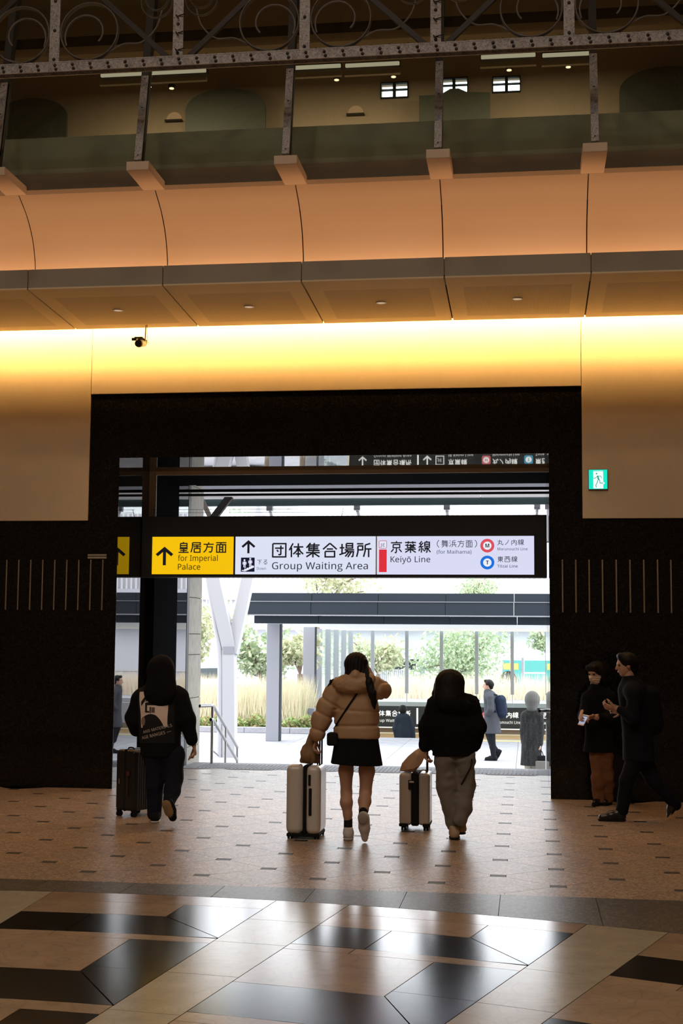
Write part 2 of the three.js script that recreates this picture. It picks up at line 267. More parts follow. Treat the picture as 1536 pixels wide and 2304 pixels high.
// ---------------------------------------------------------------- light cove, perforated ceiling and gallery front
const BAY = (k) => -2.333 + 1.494 * k;
const YB = 5.424, ZBK = -15.40, YFR = 5.492, ZFR = -13.80;            // back and front edge of the perforated soffit
const perforation = texture(64, 0.026, (u, v) => { const d = (a, b) => Math.hypot(u - a, v - b), m = Math.min(d(0.5, 0.5), d(0, 0), d(1, 0), d(0, 1), d(1, 1)); return m < 0.17 ? [0.22, 0.17, 0.12] : [0.855, 0.785, 0.675]; });
M.perforated = std({ map: perforation, roughness: 0.75 });
M.soffit = std({ color: lin(0.70, 0.58, 0.41), roughness: 0.75 });
{
  const ceiling = struct('ceiling_soffit');
  const slope = (YFR - YB) / (ZFR - ZBK);
  const yAt = (z) => YB + (z - ZBK) * slope;
  const sheet = (x0, x1, z0, z1, t, up) => { const g = box(x0, x1, 0, t, z0, z1), p = g.attributes.position; for (let i = 0; i < p.count; i++) p.setY(i, p.getY(i) + yAt(p.getZ(i)) + up); return uvBox(g); };
  mesh('soffit_backing', sheet(-9.8, 4.2, ZBK + 0.01, ZFR - 0.01, 0.010, 0.022), M.gap, ceiling);
  for (let k = -3; k < 3; k++) {
    const x0 = BAY(k) + 0.008, x1 = BAY(k + 1) - 0.008, a = x0 + 0.17, b = x1 - 0.17, za = ZBK + 0.17, zb = ZFR - 0.33;
    const p = mesh('ceiling_panel', join([sheet(x0, a, ZBK, ZFR, 0.018, 0), sheet(b, x1, ZBK, ZFR, 0.018, 0), sheet(a, b, ZBK, za, 0.018, 0), sheet(a, b, zb, ZFR, 0.018, 0)]), M.soffit, ceiling);
    mesh('perforated_plate', sheet(a, b, za, zb, 0.018, 0.0004), M.perforated, p);
  }
  mesh('ceiling_panel', sheet(-9.8, BAY(-3) - 0.008, ZBK, ZFR, 0.018, 0), M.soffit, ceiling);
  mesh('ceiling_panel', sheet(BAY(3) + 0.008, 4.2, ZBK, ZFR, 0.018, 0), M.soffit, ceiling);
  // fascia boards and light trough
  for (let k = -4; k < 4; k++) mesh('fascia_board', box(BAY(k) + 0.004, BAY(k + 1) - 0.004, 5.494, 5.712, ZFR - 0.001, ZFR - 0.03, 0.004), M.fascia, ceiling);
  mesh('trough', join([box(-9.8, 4.2, 5.50, 5.53, ZFR - 0.03, -14.12), box(-9.8, 4.2, 5.51, 5.70, ZFR - 0.031, ZFR - 0.04)]), M.fascia, ceiling);
  // curved cove panels
  const prof = new THREE.CatmullRomCurve3([V(0, 5.53, -14.10), V(0, 5.72, -14.095), V(0, 5.92, -14.06), V(0, 6.12, -13.965), V(0, 6.30, -13.79), V(0, 6.45, -13.54)]).getPoints(24);
  for (let k = -4; k < 4; k++) {
    const x0 = BAY(k) + 0.006 - 0.03, x1 = BAY(k + 1) - 0.006 - 0.03, pos = [], idx = [];
    for (const x of [x0, x1]) for (const p of prof) pos.push(x, p.y, p.z);
    for (const x of [x0, x1]) for (const p of prof) pos.push(x, p.y, p.z - 0.03);
    const n = prof.length; for (let i = 0; i < n - 1; i++) { const a = i, b = i + 1, c = n + i, d = n + i + 1; idx.push(a, c, b, b, c, d); const o = 2 * n; idx.push(o + a, o + b, o + c, o + b, o + d, o + c); idx.push(a, b, o + a, b, o + b, o + a, c, o + c, d, d, o + c, o + d); }
    const g = new THREE.BufferGeometry(); g.setAttribute('position', new THREE.Float32BufferAttribute(pos, 3)); g.setIndex(idx); g.computeVertexNormals();
    mesh('cove_panel', g, M.peach, ceiling);
  }
  mesh('cove_backing', join([box(-9.8, 4.2, 5.56, 6.40, -14.20, -14.25), box(-9.8, 4.2, 6.47, 6.5, -13.45, -14.3)]), M.gap, ceiling);
  // lower cove lamp: in the slot between soffit and wall
  const low = thing('cove_light_strip', 'long warm light strip hidden in slot above the beige wall', 'light strip', V(0, 5.575, -15.33));
  mesh('diffuser', box(-9.0, 3.5, -0.06, 0.06, 0.0, 0.03), glow(WARM, 3), low);
  const l1 = new THREE.RectAreaLight(WARM, COVE_LOW, 12.5, 0.12); l1.position.set(-2.75, 5.575, -15.335); l1.lookAt(-2.75, 5.50, -15.69); l1.name = 'cove_lamp_low'; scene.add(l1);
  mesh('slot_cover', join([box(-9.8, 4.2, 5.86, 5.9, -15.02, ZF + 0.03), box(-9.8, 4.2, 5.50, 5.86, -15.05, -15.02)]), M.beigeWall, ceiling);
  // upper cove lamp: in the trough behind the fascia
  const up = thing('cove_light_strip', 'long warm light strip in trough under the curved cove panels', 'light strip', V(0, 5.55, -14.02));
  mesh('diffuser', box(-9.0, 3.5, -0.02, 0.0, -0.04, 0.04), glow(WARMER, 2), up);
  const l2 = new THREE.RectAreaLight(WARMER, COVE_UP, 12.5, 0.08); l2.position.set(-2.75, 5.56, -14.02); l2.lookAt(-2.75, 10, -14.06); l2.name = 'cove_lamp_up'; scene.add(l2);
  // recessed downlights, one a panel
  [[265, 698], [560, 690], [857, 681], [1163, 672]].forEach(([px, py]) => {
    const d = ray(px, py), t0 = (YB - EYE) / d.y; let p = d.clone().multiplyScalar(t0); for (let k = 0; k < 8; k++) { const t = (yAt(p.z) - EYE) / d.y; p = d.clone().multiplyScalar(t); } p.y += EYE;
    const o = thing('recessed_downlight', 'small round recessed downlight in perforated ceiling panel', 'downlight', V(p.x, p.y - 0.001, p.z), 'downlights in the perforated ceiling panels');
    const ringG = new THREE.TorusGeometry(0.052, 0.008, 8, 28); ringG.rotateX(Math.PI / 2); mesh('trim_ring', ringG, M.white, o);
    const lens = new THREE.CylinderGeometry(0.046, 0.046, 0.006, 24); mesh('lens', lens, glow(AMBER, 0.55), o);
    const s = new THREE.SpotLight(AMBER, SPOT, 0, 0.75, 0.7); s.position.set(p.x, p.y - 0.02, p.z); s.target.position.set(p.x, 0, p.z); s.castShadow = true; s.shadow.radius = 2; s.name = 'downlight_lamp'; scene.add(s); scene.add(s.target);
  });
}
// gallery: slab edge, leaning glass balustrade on arms, room behind
{
  const g = struct('wall_gallery');
  mesh('slab_edge', box(-9.8, 4.2, 6.45, 6.62, -13.40, -19.2), M.darkBand, g);
  mesh('parapet', box(-9.8, 4.2, 6.62, 7.03, -13.44, -13.6), M.greenGrey, g);
  mesh('gallery_floor', box(-9.8, 4.2, 6.62, 6.9, -13.6, -19.2), M.darkBand, g);
  const post = (k) => {
    const x = BAY(k), t = thing('balustrade_post', 'grey steel balustrade post leaning back from a peach box arm', 'post', V(x, 6.40, -13.3), 'balustrade posts along the gallery');
    mesh('arm', box(-0.115, 0.115, 0, 0.09, -0.095, 0.52, 0.006), M.peach, t);
    const a = V(0, 0.10, 0.50), b = V(0, 1.05, 0.30), c = V(0, 2.6, 0.0);
    mesh('post_face', bar(a, b, 0.072, 0.05), M.oldSteel, t); mesh('post_upper', bar(b, c, 0.076, 0.05), M.darkSteel, t);
    mesh('post_rear_fin', bar(a.clone().add(V(0.03, 0, -0.05)), c.clone().add(V(0.03, 0, -0.05)), 0.012, 0.09), M.darkSteel, t);
    const bolt = new THREE.SphereGeometry(0.008, 8, 6); for (const f of [0.06, 0.62, 0.97]) { const m = mesh('bolt', bolt, M.rivet, t); m.position.copy(a.clone().lerp(b, f)).add(V(0, 0, 0.026)); }
  };
  for (let k = -2; k <= 2; k++) post(k);
  const gb = thing('glass_balustrade', 'row of leaning clear glass panes along the gallery edge', 'balustrade', V(-2.333, 6.50, -12.93));
  for (let k = -3; k < 3; k++) {
    const x0 = BAY(k) + 0.03, x1 = BAY(k + 1) - 0.03;
    const xm = (x0 + x1) / 2 + 2.333; mesh('glass_pane', bar(V(xm, 0, 0), V(xm, 2.7, -0.52), x1 - x0, 0.012), M.greenGlass, gb);
  }
  // room behind the glass
  const zb = -19, win = [[887, 204], [1021, 194], [1139, 191]].map(([x, y]) => onZ(x, y, zb)), hw = 0.188, hh = 0.108;
  const holes = win.map((c) => rectPts(c.x - hw, c.x + hw, c.y - hh, c.y + hh));
  const arch = (cx, w, top) => { const pts = [[cx - w, 6.9], [cx + w, 6.9]]; for (let a = 0; a <= 16; a++) { const t = a / 16 * Math.PI; pts.push([cx + w * Math.cos(t), top - w * 0.5 + w * 0.5 * Math.sin(t)]); } return pts; };
  mesh('gallery_back_wall', plate(rectPts(-9.8, 4.2, 6.9, 14), zb - 0.12, 0.12, holes), std({ color: lin(0.42, 0.32, 0.23), roughness: 0.8 }), g);
  [[70, 222, 90], [508, 200, 95], [1500, 150, 105]].forEach(([x, y, w]) => { const c = onZ(x, y, zb + 0.3); mesh('arched_panel', plate(arch(c.x, w / 161, c.y), zb + 0.26, 0.06), std({ color: lin(0.075, 0.08, 0.062), roughness: 0.6 }), g); });
  { const c = onZ(1022, 178, zb + 0.3), lo = onZ(1022, 205, zb + 0.3).y, w = 0.5, pts = [[c.x - w, 6.9], [c.x + w, 6.9], [c.x + w, lo - 0.05], [c.x + 0.18, lo - 0.03], [c.x + 0.06, lo + 0.03], [c.x - 0.06, lo + 0.03], [c.x - 0.2, lo - 0.05], [c.x - w, lo - 0.05]]; mesh('arched_panel', plate(pts, zb + 0.26, 0.06), std({ color: lin(0.075, 0.08, 0.062), roughness: 0.6 }), g); }
  mesh('gallery_side', join([box(-9.9, -9.8, 6.45, 14, -13.4, -19.2), box(4.2, 4.3, 6.45, 14, -13.4, -19.2)]), M.beigeWall, g);
  mesh('gallery_ceiling', box(-9.8, 4.2, 11.2, 11.4, -14.5, -19.2), std({ color: lin(0.3, 0.25, 0.17), roughness: 0.8 }), g);
  { const a = onZ(768, 50, -16.6).y, b = onZ(768, 76, -16.6).y; mesh('gallery_beam', box(-9.8, 4.2, b, a, -16.6, -16.8), std({ color: lin(0.05, 0.045, 0.03), roughness: 0.7 }), g); mesh('gallery_ledge', box(-9.8, 4.2, b - 0.12, b - 0.01, -16.55, -16.85), std({ color: lin(0.42, 0.31, 0.2), roughness: 0.8 }), g); }
  mesh('upper_wall', box(-9.9, 4.3, 10.2, 14.5, -13.6, -14.6), std({ color: lin(0.30, 0.23, 0.13), roughness: 0.8 }), g);
  [[392, 272], [800, 258]].forEach(([x, y]) => { const c = onZ(x, y, zb + 0.02), t = thing('wall_sconce', 'dim warm half round wall lamp in the gallery', 'lamp', c, 'half round wall lamps of the gallery'), s = new THREE.SphereGeometry(0.12, 24, 12, 0, Math.PI * 2, 0, Math.PI / 2); s.scale(1, 1.1, 0.5); mesh('shade_light', s, glow(lin(1, 0.55, 0.26), 0.30), t); mesh('shelf', box(-0.13, 0.13, -0.02, 0, -0.01, 0.07), M.darkSteel, t); });
  win.forEach((c) => {
    const t = thing('gallery_window', 'small bright four-pane window high in the gallery behind the glass', 'window', V(c.x, c.y - hh, zb), 'small windows at the back of the gallery');
    const f = (x0, x1, y0, y1) => box(x0, x1, y0, y1, -0.03, 0.03), H = 2 * hh, e = 0.014;
    mesh('frame', join([f(-hw - e, -hw, -e, H + e), f(hw, hw + e, -e, H + e), f(-hw, hw, -e, 0.006), f(-hw, hw, H - 0.006, H + e), f(-0.022, 0.022, 0.006, H - 0.006)]), M.slate, t);
    for (const s of [-1, 1]) { const x0 = s < 0 ? -hw : 0.022, x1 = s < 0 ? -0.022 : hw; mesh('glazing_bar', f(x0, x1, H * 0.52, H * 0.52 + 0.012), M.slate, t); mesh('pane', box(x0, x1, 0.006, H * 0.52, -0.002, 0.002), M.glass, t); mesh('pane', box(x0, x1, H * 0.52 + 0.012, H - 0.006, -0.002, 0.002), M.glass, t); }
  });
  // linear lamps and downlights of the gallery
  [[225, 465, 172], [655, 768, 155], [775, 900, 150], [1080, 1206, 131], [1218, 1332, 127]].forEach(([x0, x1, y]) => {
    const z = -17.4, a = onZ(x0, y, z), b = onZ(x1, onZ ? y - (x1 - x0) * 0.045 : y, z), t = thing('linear_lamp', 'long pale tube lamp under a dark rail in the gallery', 'lamp', V((a.x + b.x) / 2, a.y, z), 'tube lamps in the gallery'), w = (b.x - a.x) / 2;
    mesh('housing', box(-w, w, -0.02, 0.06, -0.10, -0.02), M.darkSteel, t);
    mesh('tube_light', box(-w + 0.01, w - 0.01, -0.012, 0.035, -0.02, 0.02, 0.01), glow(lin(1, 0.86, 0.6), 0.42), t);
    mesh('lower_rail', box(-w, w, -0.13, -0.085, -0.04, 0.02), std({ color: lin(0.42, 0.36, 0.27), roughness: 0.6 }), t);
    const l = new THREE.RectAreaLight(lin(1, 0.8, 0.5), GALLERY, 2 * w, 0.05); l.position.set((a.x + b.x) / 2, a.y - 0.16, z); l.lookAt((a.x + b.x) / 2, 0, z - 3.5); l.name = 'gallery_lamp'; scene.add(l);
  });
  [[386, 199], [757, 180], [885, 173], [1145, 158], [1278, 151]].forEach(([x, y]) => {
    const z = -18.3, c = onZ(x, y, z), t = thing('gallery_downlight', 'tiny warm downlight shining in the gallery', 'downlight', c, 'tiny downlights in the gallery');
    mesh('can', new THREE.CylinderGeometry(0.05, 0.05, 0.05, 16).translate(0, 0.028, 0), M.darkSteel, t);
    mesh('bulb_light', new THREE.CylinderGeometry(0.034, 0.034, 0.008, 16), glow(lin(1, 0.8, 0.5), 1.6), t);
    const s = new THREE.SpotLight(AMBER, 3.5, 0, 0.6, 0.8); s.position.set(c.x, c.y - 0.03, c.z); s.target.position.set(c.x, 0, c.z - 0.25); s.castShadow = true; s.name = 'gallery_spot'; scene.add(s, s.target);
  });
}
// ---------------------------------------------------------------- riveted truss with scrolls
{
  const z = -12.3, yc = 7.285, t = thing('ornamental_truss', 'riveted grey steel truss with ring and scroll work across the hall', 'truss', V(-2.07, yc - 0.055, z));
  const P = (px, py) => onZ(px, py, z).sub(t.position);
  const L = (m) => m, X0 = -6.6, X1 = 6.2;
  mesh('chord_face', box(X0, X1, 0, 0.085, 0.02, 0.035), M.oldSteel, t);
  mesh('chord_flange', box(X0, X1, 0.087, 0.10, -0.075, 0.035), M.oldSteel, t);
  mesh('chord_rear', box(X0, X1, 0, 0.085, -0.075, -0.06), M.oldSteel, t);
  const riv = new THREE.SphereGeometry(0.0165, 10, 6), pitch = 1.2325 / 7;
  for (let x = X0 + 0.1; x < X1; x += pitch) { for (const y of [0.062, 0.022]) { const m = mesh('rivet', riv, M.rivet, t); m.position.set(x + (y < 0.05 ? 0.012 : 0), y, 0.036); } const m = mesh('flange_rivet', riv, M.rivet, t); m.position.set(x + 0.09, 0.102, 0.012); }
  const xs = [122, 400, 685, 980, 1280].map((x, i) => P(x, [155, 140, 122, 103, 93][i]).x), H = 1.9;
  xs.unshift(2 * xs[0] - xs[1]); xs.push(2 * xs[5] - xs[4]); xs.unshift(3 * xs[0] - 2 * xs[1], 2 * xs[0] - xs[1]); xs.push(2 * xs[xs.length - 1] - xs[xs.length - 2]);
  xs.forEach((x, i) => {
    mesh('upright', box(x - 0.05, x + 0.05, 0.10, H, 0.0, 0.016), M.oldSteel, t);
    for (const y of [0.13, 0.42, 0.72]) { const m = mesh('rivet', riv, M.rivet, t); m.position.set(x, y, 0.018); }
    if (i % 2 === 0) {
      mesh('diagonal', bar(V(x - 0.11, 0.11, -0.02), V(x - 0.11 - 0.72, 0.11 + 0.68, -0.02), 0.05, 0.04), M.darkSteel, t);
      mesh('diagonal', bar(V(x + 0.11, 0.11, -0.02), V(x + 0.11 + 0.72, 0.11 + 0.68, -0.02), 0.05, 0.04), M.darkSteel, t);
      for (const y of [0.16, 0.33, 0.50]) mesh('spike', join([rod(V(x + 0.0, y, 0.02), V(x + 0.075, y + 0.004, 0.045), 0.005), rod(V(x - 0.02, y + 0.01, 0.025), V(x + 0.01, y - 0.035, 0.045), 0.006)]), M.gap, t);
      for (const s of [-1, 1]) { const ring = (r, k) => { const g = new THREE.TorusGeometry(r, 0.006, 6, 40); g.scale(1, 1, 3.2); g.translate(x + s * 0.22, 0.66 + k, -0.01); return g; }; mesh('small_ring', ring(0.155, 0), M.ringSteel, t); mesh('small_ring', ring(0.11, 0.03), M.ringSteel, t); }
    }
    else for (const s of [-1, 1]) {
      const r = 0.285, cx = x + s * (r + 0.06), cy = 0.115 + r;
      const ringG = new THREE.TorusGeometry(r, 0.010, 8, 72); ringG.scale(1, 1, 3.2); ringG.translate(cx, cy, -0.01); mesh('ring', ringG, M.ringSteel, t);
      const curl = []; for (let a = 0; a <= 12; a++) { const th = (-0.15 + a / 12 * 1.35) * Math.PI, q = r * (0.98 - a / 12 * 0.42); curl.push(V(cx - s * q * Math.cos(th) * 0.85 + s * -0.02, cy + q * Math.sin(th) * 0.85 - 0.02, -0.01)); }
      mesh('curl', tube(curl, 0.010, 40, 6), M.ringSteel, t);
      mesh('scroll', tube([V(cx - s * 0.02, 0.112, -0.01), V(cx + s * 0.16, 0.17, -0.01), V(cx + s * 0.34, 0.26, -0.01), V(cx + s * 0.52, 0.27, -0.01), V(cx + s * 0.66, 0.40, -0.01), V(cx + s * 0.72, 0.58, -0.01)], 0.009, 40, 6), M.ringSteel, t);
    }
  });
}
// ---------------------------------------------------------------- the rest of the domed hall, out of the picture
{
  const A = 16.91, side = (k) => { const a = k * Math.PI / 4, h = A * Math.tan(Math.PI / 8) + 0.25, n = [Math.sin(a), -Math.cos(a)], tt = [Math.cos(a), Math.sin(a)], c = [DC[0] + n[0] * (A + 0.15), DC[1] + n[1] * (A + 0.15)];
    const g = new THREE.BoxGeometry(2 * h, 14.6, 0.3); g.applyMatrix4(new THREE.Matrix4().makeBasis(V(tt[0], 0, tt[1]), V(0, 1, 0), V(-n[0], 0, -n[1])).setPosition(c[0], 7.3, c[1])); return uvBox(g); };
  const hallWall = std({ color: lin(0.34, 0.26, 0.17), roughness: 0.8 });
  ['front_right', 'right', 'rear_right', 'rear', 'rear_left', 'left', 'front_left'].forEach((n, k) => struct('wall_' + n, side(k + 1), hallWall));
  const o = []; for (let k = 0; k < 8; k++) { const a = (k + 0.5) * Math.PI / 4, R = A / Math.cos(Math.PI / 8) + 0.4; o.push([DC[0] + R * Math.sin(a), DC[1] - R * Math.cos(a)]); }
  const sh = new THREE.Shape(o.map(([x, z]) => new THREE.Vector2(x, -z))), sq = 3.0; sh.holes.push(new THREE.Path([[-sq, -sq], [sq, -sq], [sq, sq], [-sq, sq]].map(([x, y]) => new THREE.Vector2(DC[0] + x, -DC[1] + y))));
  const cg = new THREE.ExtrudeGeometry(sh, { depth: 0.3, bevelEnabled: false }); cg.rotateX(-Math.PI / 2); cg.translate(0, 14.5, 0); struct('ceiling', uvBox(cg), hallWall);
  const sk = struct('window_skylight'); mesh('skylight_glass', box(DC[0] - sq, DC[0] + sq, 14.62, 14.64, DC[1] - sq, DC[1] + sq), M.glass, sk); for (let k = -2; k <= 2; k++) mesh('skylight_bar', box(DC[0] + k * 1.45 - 0.05, DC[0] + k * 1.45 + 0.05, 14.5, 14.62, DC[1] - sq, DC[1] + sq), M.darkSteel, sk);
  for (let k = 0; k < 6; k++) {
    const a = (k + 0.5) * Math.PI / 3, x = DC[0] + 5 * Math.sin(a), z = DC[1] - 5 * Math.cos(a);
    const t = thing('dome_lamp', 'round warm ceiling lamp high in the domed hall', 'lamp', V(x, 14.38, z), 'round lamps of the domed hall');
    mesh('lamp_body', new THREE.CylinderGeometry(0.62, 0.62, 0.12, 32), M.white, t); mesh('lamp_glass', new THREE.CylinderGeometry(0.55, 0.55, 0.03, 32).translate(0, -0.07, 0), glow(AMBER, 2), t);
    const l = new THREE.RectAreaLight(AMBER, HALL_LAMP, 1.0, 1.0); l.position.set(x, 14.28, z); l.lookAt(x, 0, z); l.name = 'dome_lamp_light'; scene.add(l);
  }
}
// ---------------------------------------------------------------- lettering: strokes of the characters on a 100 x 100 grid
const STROKES = {
  皇: '50,2 42,14;22,14 78,14 78,52 22,52 22,14;22,33 78,33;15,63 85,63;20,79 80,79;6,95 94,95;50,63 50,95',
  居: '18,8 85,8 85,28 18,28;18,8 18,50 6,94;26,44 94,44;58,30 58,60;34,60 84,60 84,94 34,94 34,60',
  方: '50,4 50,22;6,22 94,22;38,22 36,50 26,76 8,95;36,46 82,46 78,80 70,93 52,90',
  面: '6,8 94,8;50,8 44,26;12,26 88,26 88,94 12,94 12,26;36,26 36,94;64,26 64,94;36,48 64,48;36,70 64,70',
  団: '8,6 92,6 92,94 8,94 8,6;22,36 78,36;60,18 60,76 54,80 44,78;34,48 44,60',
  体: '30,4 6,50;20,32 20,96;34,28 96,28;64,4 64,96;64,28 52,56 32,76;64,28 76,56 96,76;48,74 80,74',
  集: '34,2 8,34;24,20 24,56;24,16 92,16;24,28 84,28;24,40 84,40;24,52 92,52;56,16 56,52;60,2 54,16;6,66 94,66;50,54 50,98;50,66 8,94;50,66 92,94',
  合: '50,4 6,44;50,4 94,44;30,42 70,42;20,58 80,58 80,94 20,94 20,58',
  場: '4,34 34,34;19,8 19,74;2,80 36,68;46,6 86,6 86,36 46,36 46,6;46,21 86,21;36,48 96,48;56,48 36,72;50,60 92,60 88,90 78,94;64,62 40,92;78,62 56,96',
  所: '6,8 46,8;12,22 42,22 42,48 12,48;12,22 12,62 4,94;90,6 58,16;58,16 58,54 48,94;58,42 98,42;80,42 80,96',
  下: '6,12 94,12;48,12 48,96;52,36 80,54',
  る: '20,8 74,8 24,54 46,42 70,46 80,64 70,86 44,92 32,82 40,72 56,80',
  京: '50,2 50,16;6,16 94,16;24,30 76,30 76,56 24,56 24,30;50,56 50,88 46,96 36,94;28,66 8,90;70,66 92,90',
  葉: '6,14 94,14;32,4 32,24;68,4 68,24;8,36 92,36;26,26 26,56 88,56;50,26 50,46 74,46 74,26;6,68 94,68;50,58 50,98;48,68 8,94;52,68 92,94',
  線: '28,4 10,24 28,32;38,16 8,50 40,46;24,48 24,96;12,62 4,84;34,60 40,80;68,2 62,12;50,12 88,12 88,44 50,44 50,12;50,28 88,28;69,44 69,90 60,94;46,58 62,58 46,86;92,52 74,64;70,58 96,92',
  舞: '28,2 10,20;20,12 90,12;6,44 94,44;10,28 92,28;26,12 26,44;42,12 42,44;58,12 58,44;74,12 74,44;30,50 8,72;24,58 46,58 36,80 10,98;22,70 34,76;54,58 92,58;52,78 96,78;76,50 76,98;60,58 60,78',
  浜: '8,8 20,18;4,34 16,44;6,92 22,60;84,6 44,14;44,14 44,62;44,34 88,34;70,34 70,62;30,62 98,62;52,70 34,94;74,70 94,94',
  丸: '8,32 70,32 70,80 78,90 94,88 95,70;40,6 38,48 26,76 6,96;18,54 56,76',
  ノ: '72,10 58,50 18,92',
  内: '12,26 12,96;12,26 88,26 88,90 80,96 68,94;50,4 50,30 44,54 24,76;50,40 78,70',
  東: '8,16 92,16;50,2 50,98;18,28 82,28 82,60 18,60 18,28;18,44 82,44;48,60 8,92;52,60 92,92',
  西: '6,8 94,8;12,30 88,30 88,92 12,92 12,30;38,8 38,40 28,64;62,8 62,52 68,60 88,60',
  '（': '80,0 60,26 54,50 60,74 80,100', '）': '20,0 40,26 46,50 40,74 20,100',
};
function kanji(c, text, x, y, size, pitch, colour, weight = 0.075) {
  c.strokeStyle = colour; c.lineWidth = size * weight; c.lineCap = 'butt'; c.lineJoin = 'miter';
  [...text].forEach((ch, i) => { for (const s of (STROKES[ch] || '').split(';')) { c.beginPath(); s.split(' ').forEach((q, k) => { const [a, b] = q.split(',').map(Number), X = x + i * pitch + a / 100 * size, Y = y + b / 100 * size; k ? c.lineTo(X, Y) : c.moveTo(X, Y); }); c.stroke(); } });
}
function latin(c, text, x, y, size, colour, width, font = 'sans-serif') { c.fillStyle = colour; c.font = size + 'px ' + font; c.textBaseline = 'alphabetic'; const w = c.measureText(text).width; c.save(); c.translate(x, y); c.scale(width ? width / w : 1, 1); c.fillText(text, 0, 0); c.restore(); }
function canvasTex(w, h, draw) { const cv = document.createElement('canvas'); cv.width = w; cv.height = h; const c = cv.getContext('2d'); draw(c); const t = new THREE.CanvasTexture(cv); t.colorSpace = THREE.SRGBColorSpace; t.magFilter = THREE.LinearFilter; return t; }
function face(w, h) { return new THREE.PlaneGeometry(w, h); }
const lit = (t, k) => std({ color: 0x000000, emissive: 0xffffff, emissiveMap: t, emissiveIntensity: k, roughness: 0.6 });
function arrowUp(c, x, y, w, h, lw, colour) { c.strokeStyle = colour; c.lineWidth = lw; c.lineCap = 'butt'; c.lineJoin = 'miter'; c.beginPath(); c.moveTo(x, y + lw * 0.8); c.lineTo(x, y + h); c.stroke(); c.beginPath(); c.moveTo(x - w / 2, y + w * 0.58); c.lineTo(x, y + lw * 0.7); c.lineTo(x + w / 2, y + w * 0.58); c.stroke(); }
function arrowDown(c, x, y, w, h, lw, colour) { c.save(); c.translate(0, 2 * y + h); c.scale(1, -1); arrowUp(c, x, y, w, h, lw, colour); c.restore(); }
